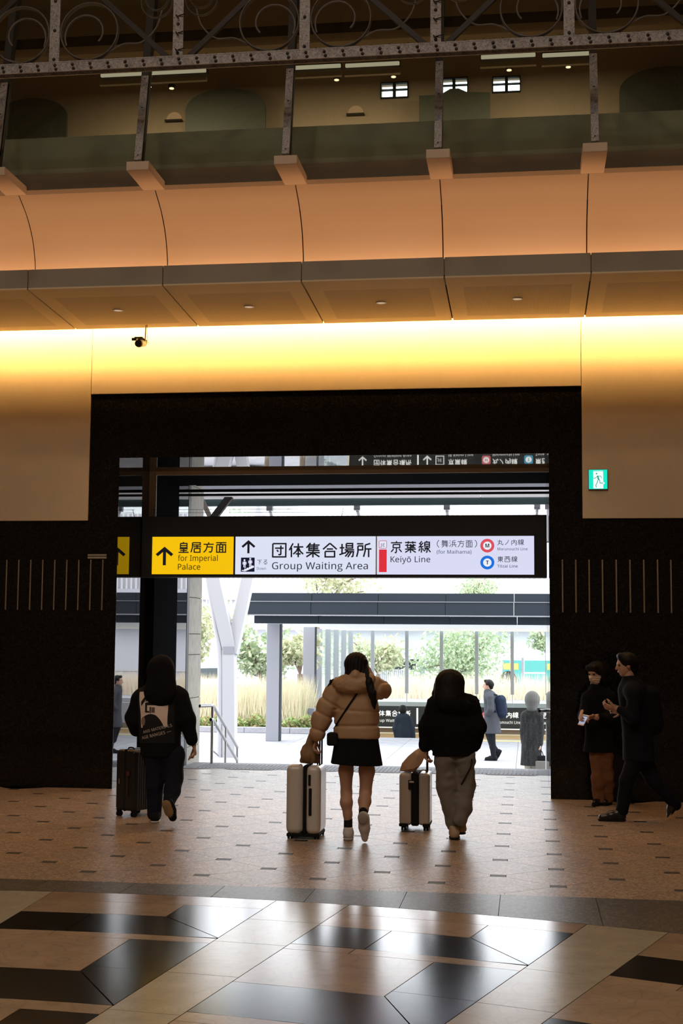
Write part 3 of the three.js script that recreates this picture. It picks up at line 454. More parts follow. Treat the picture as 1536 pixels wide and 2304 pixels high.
// ---------------------------------------------------------------- hanging direction sign
{
  const z = -16.70, A = onZ(343, 1208, z), B = onZ(1201, 1293, z), xl = XL + 0.004, xr = onZ(1230, 1250, z).x - 0.0;
  const top = onZ(768, 1160, z).y, bot = onZ(768, 1299, z).y;
  const t = thing('direction_sign', 'long illuminated direction sign with yellow and white panels under black beam', 'sign', V((xl + xr) / 2, bot, z));
  const x = (v) => v - t.position.x, y = (v) => v - bot;
  mesh('casing', box(x(xl), x(xr), 0, y(top), -0.24, -0.012, 0.008), M.blackMetal, t);
  mesh('casing_lip', join([box(x(A.x) - 0.02, x(B.x) + 0.02, y(A.y) + 0.004, y(A.y) + 0.02, -0.012, 0.012), box(x(A.x) - 0.02, x(B.x) + 0.02, 0.0, y(B.y) - 0.004, -0.012, 0.012), box(x(B.x) + 0.004, x(B.x) + 0.02, y(B.y) - 0.004, y(A.y) + 0.1, -0.012, 0.012)]), M.blackMetal, t);
  const S = 4;                                   // canvas pixels to a photo pixel
  const panel = (name, p0, p1, label, draw, k = 0.93) => {
    const a = onZ(p0, 1207, z).x, b = onZ(p1, 1207, z).x, h = A.y - B.y, W = (p1 - p0) * S, H = 88 * S;
    const tex = canvasTex(W, H, (c) => { c.save(); c.scale(S, S); c.translate(-p0, -1206); draw(c); c.restore(); });
    const f = mesh(name, face(b - a, h), lit(tex, k), t); f.position.set(x((a + b) / 2), y((A.y + B.y) / 2), 0.002); f.userData.label = label;
  };
  const ink = '#10121c';
  panel('yellow_panel', 343, 526, 'yellow panel with arrow to the Imperial Palace', (c) => {
    c.fillStyle = '#fbc505'; c.fillRect(343, 1206, 183, 90);
    arrowUp(c, 371, 1229, 35, 44, 7, ink); kanji(c, '皇居方面', 401, 1218, 26, 28, ink, 0.1);
    latin(c, 'for Imperial', 401, 1263, 18.5, '#241a05', 91); latin(c, 'Palace', 400, 1283.5, 18.5, '#241a05', 53);
  }, 0.95);
  panel('white_panel', 530, 846, 'white panel reading Group Waiting Area', (c) => {
    c.fillStyle = '#e3e8fb'; c.fillRect(530, 1206, 316, 90);
    arrowUp(c, 559.5, 1214, 28, 31, 5, ink); c.fillStyle = '#0d1230'; c.fillRect(543, 1255, 31, 33);
    c.fillStyle = '#eef2ff'; for (const [sx, sy] of [[551, 1261], [564, 1258]]) { c.beginPath(); c.arc(sx, sy, 2.2, 0, 7); c.fill(); c.fillRect(sx - 2.4, sy + 3, 5, 8); c.fillRect(sx - 2.4, sy + 11, 2, 6); c.fillRect(sx + 0.6, sy + 11, 2, 8); c.fillRect(sx - 4.4, sy + 4, 1.6, 6); c.fillRect(sx + 3, sy + 4, 1.6, 6); }
    c.beginPath(); c.moveTo(545, 1286); for (let k = 0; k < 5; k++) { c.lineTo(545 + k * 5.4, 1284 - k * 2.6); c.lineTo(550.4 + k * 5.4, 1284 - k * 2.6); } c.lineTo(573, 1277); c.lineTo(573, 1275); c.lineTo(573, 1278); c.lineTo(553, 1287); c.closePath(); c.fill();
    kanji(c, '下る', 579, 1259.5, 12, 13.5, '#39405c', 0.08); latin(c, 'Down', 578.5, 1283.5, 8.6, '#5d7590', 22);
    kanji(c, '団体集合場所', 612, 1220.5, 35, 37.9, ink, 0.095); latin(c, 'Group Waiting Area', 612, 1282, 22.5, '#1c2035', 218);
  });
  panel('white_panel', 847.5, 1201, 'white panel naming three railway lines', (c) => {
    c.fillStyle = '#dfe2fb'; c.fillRect(847, 1206, 354, 90);
    c.strokeStyle = '#c56a86'; c.lineWidth = 1.2; c.fillStyle = '#eef0ff'; c.beginPath(); c.roundRect(853, 1216.5, 17, 17, 2); c.fill(); c.stroke(); latin(c, 'JE', 856, 1229.5, 10.5, '#5b5d7c', 11);
    c.fillStyle = '#e4313f'; c.fillRect(852.7, 1236.5, 17.6, 52);
    kanji(c, '京葉線', 878, 1216.5, 28.5, 32, ink, 0.095); latin(c, 'Keiyō Line', 877, 1266, 18.5, '#23263c', 93);
    kanji(c, '（舞浜方面）', 975, 1215, 17, 18.2, '#262a42', 0.072); latin(c, '(for Maihama)', 983, 1246, 11.5, '#4b5068', 79);
    const disc = (cy, col, ch) => { c.fillStyle = col; c.beginPath(); c.arc(1097, cy, 15.6, 0, 7); c.fill(); c.fillStyle = '#f3f5ff'; c.beginPath(); c.arc(1097, cy, 9.4, 0, 7); c.fill(); c.fillStyle = '#1a1a22'; c.font = 'bold 12px sans-serif'; c.textAlign = 'center'; c.fillText(ch, 1097, cy + 4.3); c.textAlign = 'left'; };
    disc(1228, '#e0525f', 'M'); disc(1266.5, '#1673e2', 'T');
    kanji(c, '丸ノ内線', 1119, 1213.5, 14, 15.3, '#20243a', 0.075); latin(c, 'Marunouchi Line', 1119, 1239, 8.8, '#50546c', 68);
    kanji(c, '東西線', 1119, 1252, 14, 15.6, '#20243a', 0.075); latin(c, 'Tōzai Line', 1119, 1277.5, 9.2, '#3c405a', 46);
  });
  mesh('divider', box(x(onZ(846, 1207, z).x) - 0.005, x(onZ(847.5, 1207, z).x) + 0.003, y(B.y), y(A.y), -0.002, 0.004), M.white, t);
  mesh('divider', box(x(onZ(526, 1207, z).x), x(onZ(530, 1207, z).x), y(B.y), y(A.y), -0.01, 0.008), M.blackMetal, t);
  // bird wires on top of the casing
  const w = thing('bird_wire', 'two thin wires on short posts along top of the black sign beam', 'wire', V((xl + xr) / 2, top, z - 0.1));
  const wy = [0.055, 0.095], ends = [xl + 0.12, -2.3, xr - 0.12].map(x);
  for (const q of wy) mesh('wire', rod(V(ends[0], q, 0), V(ends[2], q, 0), 0.0022, 0.0022, 6), M.darkSteel, w);
  for (const e of ends) mesh('wire_post', rod(V(e, -0.002, 0), V(e + 0.02, 0.1, 0), 0.0035, 0.0035, 6), M.darkSteel, w);
}
// ---------------------------------------------------------------- green exit sign on the beige wall
{
  const z = -15.655, a = onZ(1324, 1057, z), b = onZ(1366, 1100, z), cx = (a.x + b.x) / 2, w = b.x - a.x, h = a.y - b.y;
  const t = thing('exit_sign', 'small square green emergency exit sign with running figure on beige wall', 'sign', V(cx, b.y, -15.684));
  mesh('case', box(-w / 2 - 0.006, w / 2 + 0.006, -0.006, h + 0.006, 0, 0.027, 0.004), std({ color: lin(0.10, 0.09, 0.075), roughness: 0.5 }), t);
  const tex = canvasTex(256, 256, (c) => {
    const g = '#08e8c8', q = '#0a9d86'; c.fillStyle = g; c.fillRect(0, 0, 256, 256); c.fillStyle = '#f2fffb'; c.beginPath(); c.moveTo(62, 24); c.lineTo(200, 24); c.lineTo(200, 250); c.lineTo(62, 250); c.closePath(); c.fill(); c.fillStyle = '#bff6ea'; c.fillRect(62, 12, 138, 8);
    c.fillStyle = '#f2fffb'; c.beginPath(); c.moveTo(196, 160); c.lineTo(222, 172); c.lineTo(216, 186); c.lineTo(200, 196); c.fill();
    c.strokeStyle = q; c.fillStyle = q; c.lineWidth = 9; c.lineJoin = 'round'; c.lineCap = 'round'; c.beginPath(); c.arc(108, 52, 10, 0, 7); c.fill();
    const line = (p, w2) => { c.lineWidth = w2; c.beginPath(); p.forEach(([X, Y], i) => i ? c.lineTo(X, Y) : c.moveTo(X, Y)); c.stroke(); };
    line([[66, 114], [92, 112], [116, 86], [164, 84], [178, 110]], 7); line([[124, 88], [134, 126]], 20); line([[134, 126], [150, 138], [154, 178], [196, 178]], 9); line([[134, 126], [112, 178], [96, 208], [104, 232]], 9);
  });
  const f = mesh('lit_face', face(w, h), lit(tex, 1.0), t); f.position.set(0, h / 2, 0.0285);
  const l = new THREE.RectAreaLight(lin(0.2, 1, 0.8), 0.7, w, h); l.position.set(cx, (a.y + b.y) / 2, z + 0.02); l.lookAt(cx, (a.y + b.y) / 2, 0); l.name = 'exit_sign_light'; scene.add(l);
}
// ---------------------------------------------------------------- security camera hung below the perforated ceiling
{
  const z = -15.30, c = onZ(318, 772, z), up = YB + 0.006 - c.y;
  const t = thing('security_camera', 'small black bullet security camera hanging on a rod under perforated ceiling', 'camera', c);
  mesh('stem', rod(V(0.045, 0.02, 0), V(0.05, up, 0), 0.008), M.white, t);
  mesh('cable', tube([V(0.06, 0.0, 0.01), V(0.075, 0.06, 0.01), V(0.066, up * 0.6, 0.01), V(0.07, up, 0.01)], 0.003, 16, 6), M.gap, t);
  mesh('cable_end', tube([V(0.06, 0.0, 0), V(0.085, 0.01, 0), V(0.095, -0.005, 0.005)], 0.003, 10, 6), M.darkSteel, t);
  const body = new THREE.CylinderGeometry(0.045, 0.045, 0.19, 24); body.rotateX(Math.PI / 2); body.rotateX(0.25); mesh('housing', body, M.white, t);
  const lens = new THREE.CylinderGeometry(0.043, 0.047, 0.03, 24); lens.rotateX(Math.PI / 2); lens.rotateX(0.25); lens.translate(-0.004, -0.026, 0.1); mesh('lens_face', lens, M.blackMetal, t);
  mesh('sun_shield', box(-0.05, 0.05, 0.035, 0.048, -0.08, 0.13, 0.005), M.blackMetal, t);
  const knob = new THREE.CylinderGeometry(0.018, 0.018, 0.05, 14); knob.rotateZ(Math.PI / 2); knob.translate(-0.066, 0.03, 0.08); mesh('microphone', knob, M.blackMetal, t);
}
// ---------------------------------------------------------------- outside: steps, plaza, sunken stairs
const YG = -0.72, PX = onZ(784, 1660, -34.8).x;                                      // level of the plaza
{
  const st = struct('floor_steps');
  for (let k = 0; k < 5; k++) { const y = -0.144 * k, z = -19.34 - 0.34 * k; mesh('step', box(-6.5, XR + 3, y - 0.144 - 0.3, y - 0.144, z - 0.34, z, 0.006), M.paving[k % 2], st); mesh('step_riser', box(-6.5, XR + 3, y - 0.144, y, z + 0.001, z + 0.03), M.paving[1], st); }
  const pl = struct('floor_plaza'), r = rng(3);
  mesh('bedding', join([slab([[-40, -120], [-7.3, -120], [-7.3, -55], [PX, -34.8], [PX, -19.4], [-40, -19.4]], YG - 0.025, 0.2), slab([[PX, -34.8], [12, -34.8], [12, -19.4], [PX, -19.4]], YG - 0.025, 0.2), slab([[12, -120], [40, -120], [40, -19.4], [12, -19.4]], YG - 0.025, 0.2), slab([[-7.3, -120], [12, -120], [12, -56.2], [-7.3, -56.2]], YG - 0.025, 0.2)]), std({ color: lin(0.34, 0.34, 0.36), roughness: 0.9 }), pl);
  const g = [0, 1].map((k) => box(-0.446, 0.446, -0.03, 0, -0.446, 0.446, 0.003));
  for (let i = 0; i < 15; i++) for (let j = 0; j < 13; j++) { const x = -10.6 + i * 0.9, z = -23.9 - j * 0.9; if (z < -34.75) continue; const m = mesh('paving_slab', g[i % 2], M.paving[Math.floor(r() * 2)], pl); m.position.set(x, YG, z); }
  mesh('plain_paving', join([slab([[-40, -120], [-11.06, -120], [-11.06, -19.4], [-40, -19.4]], YG - 0.004, 0.02), slab([[2.5, -34.8], [40, -34.8], [40, -19.4], [2.5, -19.4]], YG - 0.004, 0.02), slab([[-11.05, -23.4], [2.45, -23.4], [2.45, -19.4], [-11.05, -19.4]], YG - 0.004, 0.02), slab([[-11.05, -120], [-7.31, -120], [-7.31, -55], [PX - 0.01, -34.8], [-11.05, -34.8]], YG - 0.004, 0.02)]), M.paving[0], pl);
  // sunken stairs towards the underground passage
  const pit = struct('floor_sunken_stairs'), x0 = -7.3, x1 = 12;
  for (let k = 0; k < 26; k++) mesh('step', box(x0, x1, YG - 0.15 * (k + 1) - 0.3, YG - 0.15 * (k + 1), -35.1 - 0.32 * (k + 1), -35.1 - 0.32 * k), M.paving[0], pit);
  mesh('nosing', box(x0, x1, YG - 0.03, YG + 0.001, -35.1, -34.8), M.paving[1], pit);
  mesh('pit_floor', box(x0, x1, -4.9, -4.62, -70, -43.4), std({ color: lin(0.55, 0.42, 0.25), roughness: 0.8 }), pit);
  mesh('pit_sides', join([bar(V(PX, -2.9, -34.8), V(-7.3, -2.9, -55), 4.2, 0.1), box(x0 - 0.2, x0, -5, YG - 0.25, -70, -55), box(x1, x1 + 0.2, -5, YG - 0.02, -70, -34.8), box(x0, x1, -5, YG - 0.25, -70.2, -70)]), std({ color: lin(0.62, 0.50, 0.32), roughness: 0.8 }), pit);
  mesh('pit_ceiling', box(x0, x1, -2.2, -2.0, -69.9, -55.6), std({ color: lin(0.7, 0.58, 0.38), roughness: 0.8 }), pit);
  for (let k = 0; k < 3; k++) { const x = 0.2 + k * 2.6, t = thing('underground_lamp', 'warm strip lamp on ceiling of the underground passage', 'lamp', V(x, -2.24, -57.6), 'strip lamps of the underground passage'); mesh('lamp_glass', box(-0.9, 0.9, 0, 0.035, -0.12, 0.12), glow(lin(1, 0.75, 0.4), 1.5), t); const l = new THREE.RectAreaLight(lin(1, 0.72, 0.36), 40, 1.8, 0.24); l.position.set(x, -2.26, -57.6); l.lookAt(x, -6, -57.6); l.name = 'underground_light'; scene.add(l); }
  // header wall with the lettered board
  const zb = -55, bt = onZ(1000, 1590, zb).y, bb = onZ(1000, 1637, zb).y, xa = onZ(775, 1610, zb).x, xb = 4.2;
  const h = struct('wall_header'); mesh('brown_beam', box(x0, x1, onZ(1000, 1650, zb).y, bb - 0.02, zb - 0.5, zb - 0.13), std({ color: lin(0.13, 0.095, 0.065), roughness: 0.7 }), h); mesh('header_block', box(x0, x1, bb - 0.02, bt - 0.03, zb - 0.5, zb - 0.13), M.greyPaint, h);
  const t = thing('station_board', 'long black board with white line names over the underground stairs', 'sign', V((xa + xb) / 2, bb, zb)), hh = bt - bb, W = xb - xa;
  mesh('board', box(-W / 2, W / 2, 0, hh, -0.1, 0, 0.01), std({ color: lin(0.012, 0.018, 0.024), roughness: 0.5 }), t);
  mesh('lower_edge', box(-W / 2, W / 2, -0.05, -0.005, -0.1, 0.01), M.white, t);
  const k = 6, p0 = 800, p1 = 1270, tex = canvasTex((p1 - p0) * 4, 47 * 4, (c) => {
    c.fillStyle = '#0b1216'; c.fillRect(0, 0, 4000, 400); c.scale(4, 4); c.translate(-p0, -1590); const w = '#f4f6f8';
    arrowDown(c, 812, 1601, 18, 22, 3.4, w); kanji(c, '団体集合場所', 838, 1600, 13.6, 14.8, w, 0.13); latin(c, 'Group Waiting Area', 838, 1626.5, 9, w, 88, 'bold sans-serif'.replace('bold ', ''));
    c.fillStyle = w; c.fillRect(938.5, 1594, 4, 36); arrowDown(c, 962, 1601, 18, 22, 3.4, w);
    c.strokeStyle = w; c.lineWidth = 2; c.strokeRect(982, 1601, 18, 20); latin(c, 'JE', 985.5, 1615, 9, w, 11); kanji(c, '京葉線', 1010, 1600, 13.6, 14.8, w, 0.13); latin(c, 'JR Keiyo Line', 1010, 1626.5, 9, w, 58);
    const dot = (x, col, ch) => { c.fillStyle = col; c.beginPath(); c.roundRect(x - 10, 1601, 20, 20, 4); c.fill(); c.fillStyle = w; c.beginPath(); c.arc(x, 1611, 7, 0, 7); c.fill(); c.fillStyle = col; c.font = 'bold 9px sans-serif'; c.textAlign = 'center'; c.fillText(ch, x, 1614.4); c.textAlign = 'left'; };
    dot(1097, '#c4626a', 'M'); kanji(c, '丸ノ内線', 1111, 1600, 13.6, 14.4, w, 0.13); latin(c, 'Marunouchi Line', 1111, 1626.5, 9, w, 62);
    dot(1193, '#3f8fb8', 'T'); kanji(c, '東西線', 1208, 1600, 13.6, 14.4, w, 0.13); latin(c, 'Tozai Line', 1208, 1626.5, 9, w, 44);
  });
  const f = mesh('lettering', face(onZ(p1, 1610, zb).x - onZ(p0, 1610, zb).x, hh), std({ map: tex, roughness: 0.55 }), t); f.position.set((onZ(p1, 1610, zb).x + onZ(p0, 1610, zb).x) / 2 - t.position.x, hh / 2, 0.008);
  const yl = thing('yellow_guide_strip', 'yellow raised guide strip along the top of the sunken stairs', 'tactile strip', V(0.9, YG, -34.6));
  mesh('strip', box(-2.8, 2.4, -0.01, 0.005, -0.15, 0.15), std({ color: lin(0.75, 0.52, 0.16), roughness: 0.7 }), yl);
}
// hand rails of the steps
{
  const rail = (name, label, X, s) => {
    const t = thing(name, label, 'handrail', V(X, 0, -19.2)), q = M.chrome2 ??= std({ color: lin(0.55, 0.54, 0.53), roughness: 0.35, metalness: 0.7 });
    const top = [V(s * -0.12, 0.82, 0.3), V(0, 0.82, 0.1), V(0, 0.82, 0), V(0, 0.10, -1.7)], low = [V(0, 0.62, 0.12), V(0, 0.62, 0), V(0, -0.1, -1.7)];
    const path = (pts) => { const c = new THREE.CurvePath(); for (let i = 0; i < pts.length - 1; i++) c.add(new THREE.LineCurve3(pts[i], pts[i + 1])); return clean(new THREE.TubeGeometry(c, 60, 0.024, 10)); };
    mesh('upper_rail', path(top), q, t); mesh('lower_rail', path(low), q, t);
    mesh('newel_post', rod(V(0, -0.0, 0.02), V(0, 0.82, 0.02), 0.022), q, t); mesh('newel_post', rod(V(0, YG, -1.7), V(0, 0.10, -1.7), 0.022), q, t); mesh('newel_post', rod(V(0, -0.43, -0.86), V(0, 0.45, -0.86), 0.02), q, t);
    mesh('bottom_rail', rod(V(0, 0.20, 0.05), V(0, 0.08, -0.4), 0.014), q, t);
  };
  rail('handrail', 'steel handrail of the steps beside the tiled stone pier', -4.46, 1);
  rail('handrail', 'steel handrail of the steps beside the grey haired woman', 0.27, 1);
}
// ---------------------------------------------------------------- forked column with its rain pipe
{
  const b = onY(513, 1703, YG), z = b.z, t = thing('forked_column', 'white steel column that forks upwards with rain pipe beside it', 'column', b), P = (x, y, dz = 0) => onZ(x, y, z + dz).sub(b), w = M.white2 ??= std({ color: lin(0.42, 0.42, 0.445), roughness: 0.6 });
  const u = (px) => px / (FOCAL / -z);
  mesh('shaft', bar(P(517, 1704), P(516, 1462), u(28), 0.3), w, t);
  mesh('left_branch', bar(P(519, 1470), P(432, 1080, 0.4), u(29), 0.26), w, t); mesh('right_branch', bar(P(522, 1470), P(606, 1080, -0.4), u(26), 0.26), w, t);
  mesh('collar', bar(P(517, 1471), P(517, 1455), u(24), 0.33), M.greyPaint, t);
  mesh('rain_pipe', tube([P(494, 1704, 0.1), P(495, 1560, 0.1), P(494, 1470, 0.1), P(482, 1390, 0.1), P(466, 1300, 0.1), P(448, 1180, 0.15)], u(6.5), 40, 12), w, t);
  for (const y of [1343, 1431, 1506, 1662]) { const x = y > 1450 ? 496 : y > 1400 ? 488 : 475; mesh('pipe_bracket', rod(P(x, y, 0.1), P(x + 16, y, 0.05), 0.012), M.darkSteel, t); }
}
// canopy over the steps: soffit, edge beam, hangers
{
  const c = struct('ceiling_canopy');
  for (let k = 0; k < 8; k++) mesh('canopy_panel', box(-8.2 + k * 1.49 + 0.006, -8.2 + (k + 1) * 1.49 - 0.006, 4.10, 4.14, -22.3, -21.2), std({ color: lin(0.78, 0.73, 0.70), roughness: 0.7 }), c);
  mesh('canopy_edge', box(-8.2, 3.7, 3.99, 4.12, -22.34, -22.44), std({ color: lin(0.03, 0.055, 0.06), roughness: 0.5 }), c);
  mesh('canopy_tie_rod', rod(V(-8.2, 3.38, -22.4), V(3.7, 3.38, -22.4), 0.014), M.darkSteel, c);
  mesh('canopy_roof', box(-8.2, 3.7, 4.145, 4.2, -21.2, -19.2), M.greyPaint, c);
  const fr = mesh('canopy_glass', box(-8.2, 3.7, 4.16, 4.175, -25.5, -22.3), M.glass, c);
  for (const px of [607, 803, 1005, 1208]) { const a = onZ(px, 1126, -22.4), t = thing('canopy_hanger', 'short white hanger strut between canopy edge and tie rod', 'strut', V(a.x, 3.38, -22.4), 'hanger struts of the canopy'); mesh('bracket', box(-0.05, 0.05, 0.53, 0.62, -0.05, 0.05), M.greyPaint, t); mesh('strut', rod(V(0.16 * (px < 900 ? 1 : px < 1100 ? 0.4 : 0), 0, 0), V(0, 0.55, 0), 0.03), M.white, t); }
  const t = thing('canopy_brace', 'dark slanting steel brace under the canopy', 'brace', onZ(480, 1170, -22)), P = (x, y) => onZ(x, y, -22).sub(t.position);
  mesh('main_brace', bar(P(473, 1175), P(518, 1116), 0.11, 0.1), M.darkSteel, t); mesh('light_brace', bar(P(478, 1175), P(448, 1112), 0.07, 0.07), std({ color: lin(0.25, 0.21, 0.16), roughness: 0.6 }), t); mesh('side_brace', bar(P(444, 1175), P(452, 1112), 0.06, 0.06), M.greyPaint, t);
}
// ---------------------------------------------------------------- glazed pavilion over the sunken stairs
{
  const zf = -32, zb = -55, a = onZ(553, 1335, zf), t = thing('glass_pavilion', 'low glazed pavilion with dark slate roof edge over the sunken stairs', 'pavilion', V(onZ(900, 1668, zf).x, YG, zf)), o = t.position;
  const y = (p) => onZ(900, p, zf).y - o.y, X = (p) => onZ(p, 1370, zf).x - o.x, xr = 9, xl = X(553);
  const tiers = [[1335, 1353.5, 0, 0], [1355, 1384, 0, -2], [1386, 1404, -0.35, 12]];
  tiers.forEach(([p0, p1, dz, dx], i) => { const x0 = X(553 + dx); const n = 8, w = (xr - x0) / n; for (let k = 0; k < n; k++) mesh('fascia_panel', box(x0 + k * w + 0.006, x0 + (k + 1) * w - 0.006, y(p1), y(p0), dz - 0.25, dz), M.slate, t); });
  mesh('roof_trim', join([box(xl, xr, y(1355), y(1353.5), -0.2, 0.02), box(xl, xr, y(1386), y(1384), -0.2, 0.03)]), M.greyPaint, t);
  mesh('roof_glass', box(xl + 0.1, xr, y(1350), y(1349), -24, -0.26), phys({ color: lin(0.8, 0.85, 0.85), transmission: 1, thickness: 0, roughness: 0.4 }), t);
  for (let k = 0; k < 26; k++) mesh('soffit_slat', box(xl + 0.3, xr, y(1404) + 0.0, y(1404) + 0.05, -0.9 - k * 0.85 - 0.5, -0.9 - k * 0.85), M.white, t);
  const col = (p0, p1, base, z) => { const A = onZ(p0, base, z), B = onZ(p1, base, z); mesh('column', box(A.x - o.x, B.x - o.x, 0, y(1404) , z - o.z - 0.3, z - o.z, 0.01), M.greyPaint, t); mesh('column_edge', box(B.x - o.x, B.x - o.x + 0.02, 0, y(1404), z - o.z - 0.28, z - o.z - 0.02), M.slate, t); };
  col(597, 626, 1668, onY(612, 1668, YG).z); col(680, 706, 1640, -40.5);
  // side glazing receding, then the back glazing
  const gl = std({ color: lin(0.24, 0.255, 0.28), roughness: 0.5 });
  const bt = onZ(1000, 1590, zb).y - o.y, top = y(1404), gb = onZ(1000, 1561, zb).y - o.y;
  const xs = [838, 915, 993, 1072, 1152, 1230].map((p) => onZ(p, 1500, zb).x - o.x); for (let k = 0; k < 2; k++) xs.push(xs[xs.length - 1] + 1.41);
  xs.forEach((x, i) => { mesh('mullion', box(x - 0.066, x + 0.066, gb, top, zb - o.z - 0.1, zb - o.z + 0.1), gl, t); mesh('glass_fin', box(x - 0.012, x + 0.012, bt, gb, zb - o.z - 0.05, zb - o.z + 0.05), gl, t); if (i) mesh('glass_pane', box(xs[i - 1] + 0.07, x - 0.07, bt, top, zb - o.z - 0.008, zb - o.z + 0.008), M.glass, t); });
  const xc = onZ(788, 1500, zb).x - o.x;
  mesh('glass_pane', box(xc + 0.05, xs[0] - 0.07, bt, top, zb - o.z - 0.008, zb - o.z + 0.008), M.glass, t);
  for (let k = 0; k < 5; k++) { const z = zb + k * 2.1; mesh('mullion', box(xc - 0.09, xc + 0.09, gb, top, z - o.z - 0.1, z - o.z + 0.1), gl, t); if (k) mesh('glass_pane', box(xc - 0.006, xc + 0.006, bt, top, z - 2.1 - o.z + 0.11, z - o.z - 0.11), M.glass, t); }
  mesh('low_wall', box(onZ(691, 1620, -38).x - o.x, onZ(706, 1620, -38).x - o.x, 0, onZ(700, 1594, -38).y - o.y, -38.4 - o.z, -38 - o.z), M.greyPaint, t);
}
// ---------------------------------------------------------------- planting
function leaves(seed, n, place, size, cols) {
  const r = rng(seed), pos = [], col = [], nor = [], d = V(), u = V(), w = V();
  for (let i = 0; i < n; i++) {
    const p = place(r), s = size * (0.6 + 0.8 * r()); d.set(r() - 0.5, r() - 0.35, r() - 0.5).normalize(); u.set(r() - 0.5, r() - 0.5, r() - 0.5).cross(d).normalize(); w.copy(d).cross(u);
    const c = cols[Math.floor(r() * cols.length)], k = 0.85 + 0.3 * r();
    const q = [[-1, 0], [0, -0.5], [1, 0], [0, 0.5]].map(([a, b]) => [p.x + (u.x * a + w.x * b) * s, p.y + (u.y * a + w.y * b) * s, p.z + (u.z * a + w.z * b) * s]);
    for (const m of [0, 1, 2, 0, 2, 3]) { pos.push(...q[m]); nor.push(d.x, d.y, d.z); col.push(c[0] * k, c[1] * k, c[2] * k); }
  }
  const g = new THREE.BufferGeometry(); g.setAttribute('position', new THREE.Float32BufferAttribute(pos, 3)); g.setAttribute('normal', new THREE.Float32BufferAttribute(nor, 3)); g.setAttribute('color', new THREE.Float32BufferAttribute(col, 3)); return g;
}
M.leaf = phys({ vertexColors: true, roughness: 0.8, transmission: 0.35, thickness: 0, side: THREE.DoubleSide });
M.bark = std({ color: lin(0.20, 0.15, 0.11), roughness: 0.9 });
M.straw = std({ vertexColors: true, roughness: 0.9, side: THREE.DoubleSide });
const GREENS = [[0.38, 0.47, 0.28], [0.46, 0.53, 0.33], [0.33, 0.43, 0.27], [0.54, 0.58, 0.40]], OLIVE = [[0.58, 0.56, 0.38], [0.50, 0.52, 0.33], [0.64, 0.62, 0.44], [0.44, 0.50, 0.30]];
function tree(label, px, py0, py1, wpx, z, seed, cols, n, trunkPx) {
  const c = onZ(px, (py0 + py1) / 2, z), sc = FOCAL / -z, rx = wpx / 2 / sc, ry = (py1 - py0) / 2 / sc, bx = onZ(trunkPx ?? px, 1500, z).x;
  const t = thing('broadleaf_tree', label, 'tree', V(bx, YG, z), 'trees behind the plaza'), cy = c.y - YG, cx = c.x - bx, r = rng(seed);
  const ends = []; const limb = []; const fork = V(cx * 0.3, Math.max(0.8, (cy - ry) * 0.85), 0); limb.push(rod(V(0, -0.05, 0), fork, 0.12, 0.09));
  for (let k = 0; k < 9; k++) { const a = r() * 6.28, e = V(cx + rx * 0.75 * Math.cos(a), cy + ry * (r() * 1.5 - 0.75), rx * 0.6 * Math.sin(a)), m = fork.clone().lerp(e, 0.5).add(V(0, 0.3, 0)); limb.push(tube([fork, m, e], 0.03, 10, 6)); ends.push(e, m); }
  mesh('trunk', join(limb), M.bark, t);
  const blobs = ends.map((e) => [e, 0.35 + 0.35 * r()]);
  mesh('foliage', leaves(seed + 1, n, (q) => { const [e, s] = blobs[Math.floor(q() * blobs.length)], th = q() * 6.28, ph = Math.acos(2 * q() - 1), R = Math.cbrt(q()) * s; return V(e.x + R * rx * Math.sin(ph) * Math.cos(th), e.y + R * ry * Math.cos(ph), e.z + R * rx * Math.sin(ph) * Math.sin(th)); }, 0.105, cols), M.leaf, t).userData.kind = 'stuff';
}
tree('slender tree with pale green leaves between the forked column and the grey column', 580, 1395, 1535, 130, -46, 201, GREENS, 1900, 600);
tree('small tree with curved trunk between the two grey columns', 668, 1420, 1500, 95, -44, 211, OLIVE, 1500, 678);
tree('leafy tree behind the tiled stone pier', 455, 1300, 1480, 90, -42, 221, OLIVE, 1300, 440);
tree('low leafy tree with olive leaves behind glazing above the woman in puffer jacket', 838, 1420, 1510, 120, -66, 231, OLIVE, 2300, 855);
tree('broad dark green tree behind the middle of the glazing', 1030, 1395, 1570, 210, -68, 241, GREENS, 4200, 1045);
tree('tree top showing above the slate roof and below the long sign', 760, 1255, 1345, 170, -64, 251, OLIVE, 2100, 700);
tree('round tree top above the right part of the slate roof', 1060, 1275, 1345, 130, -78, 261, GREENS, 1500, 1070);
tree('tree with light leaves behind the right end of the glazing', 1225, 1410, 1470, 60, -66, 271, GREENS, 700, 1235);
tree('tree beyond the forked column with sparse bright leaves', 500, 1330, 1440, 110, -60, 281, OLIVE, 1200, 520);
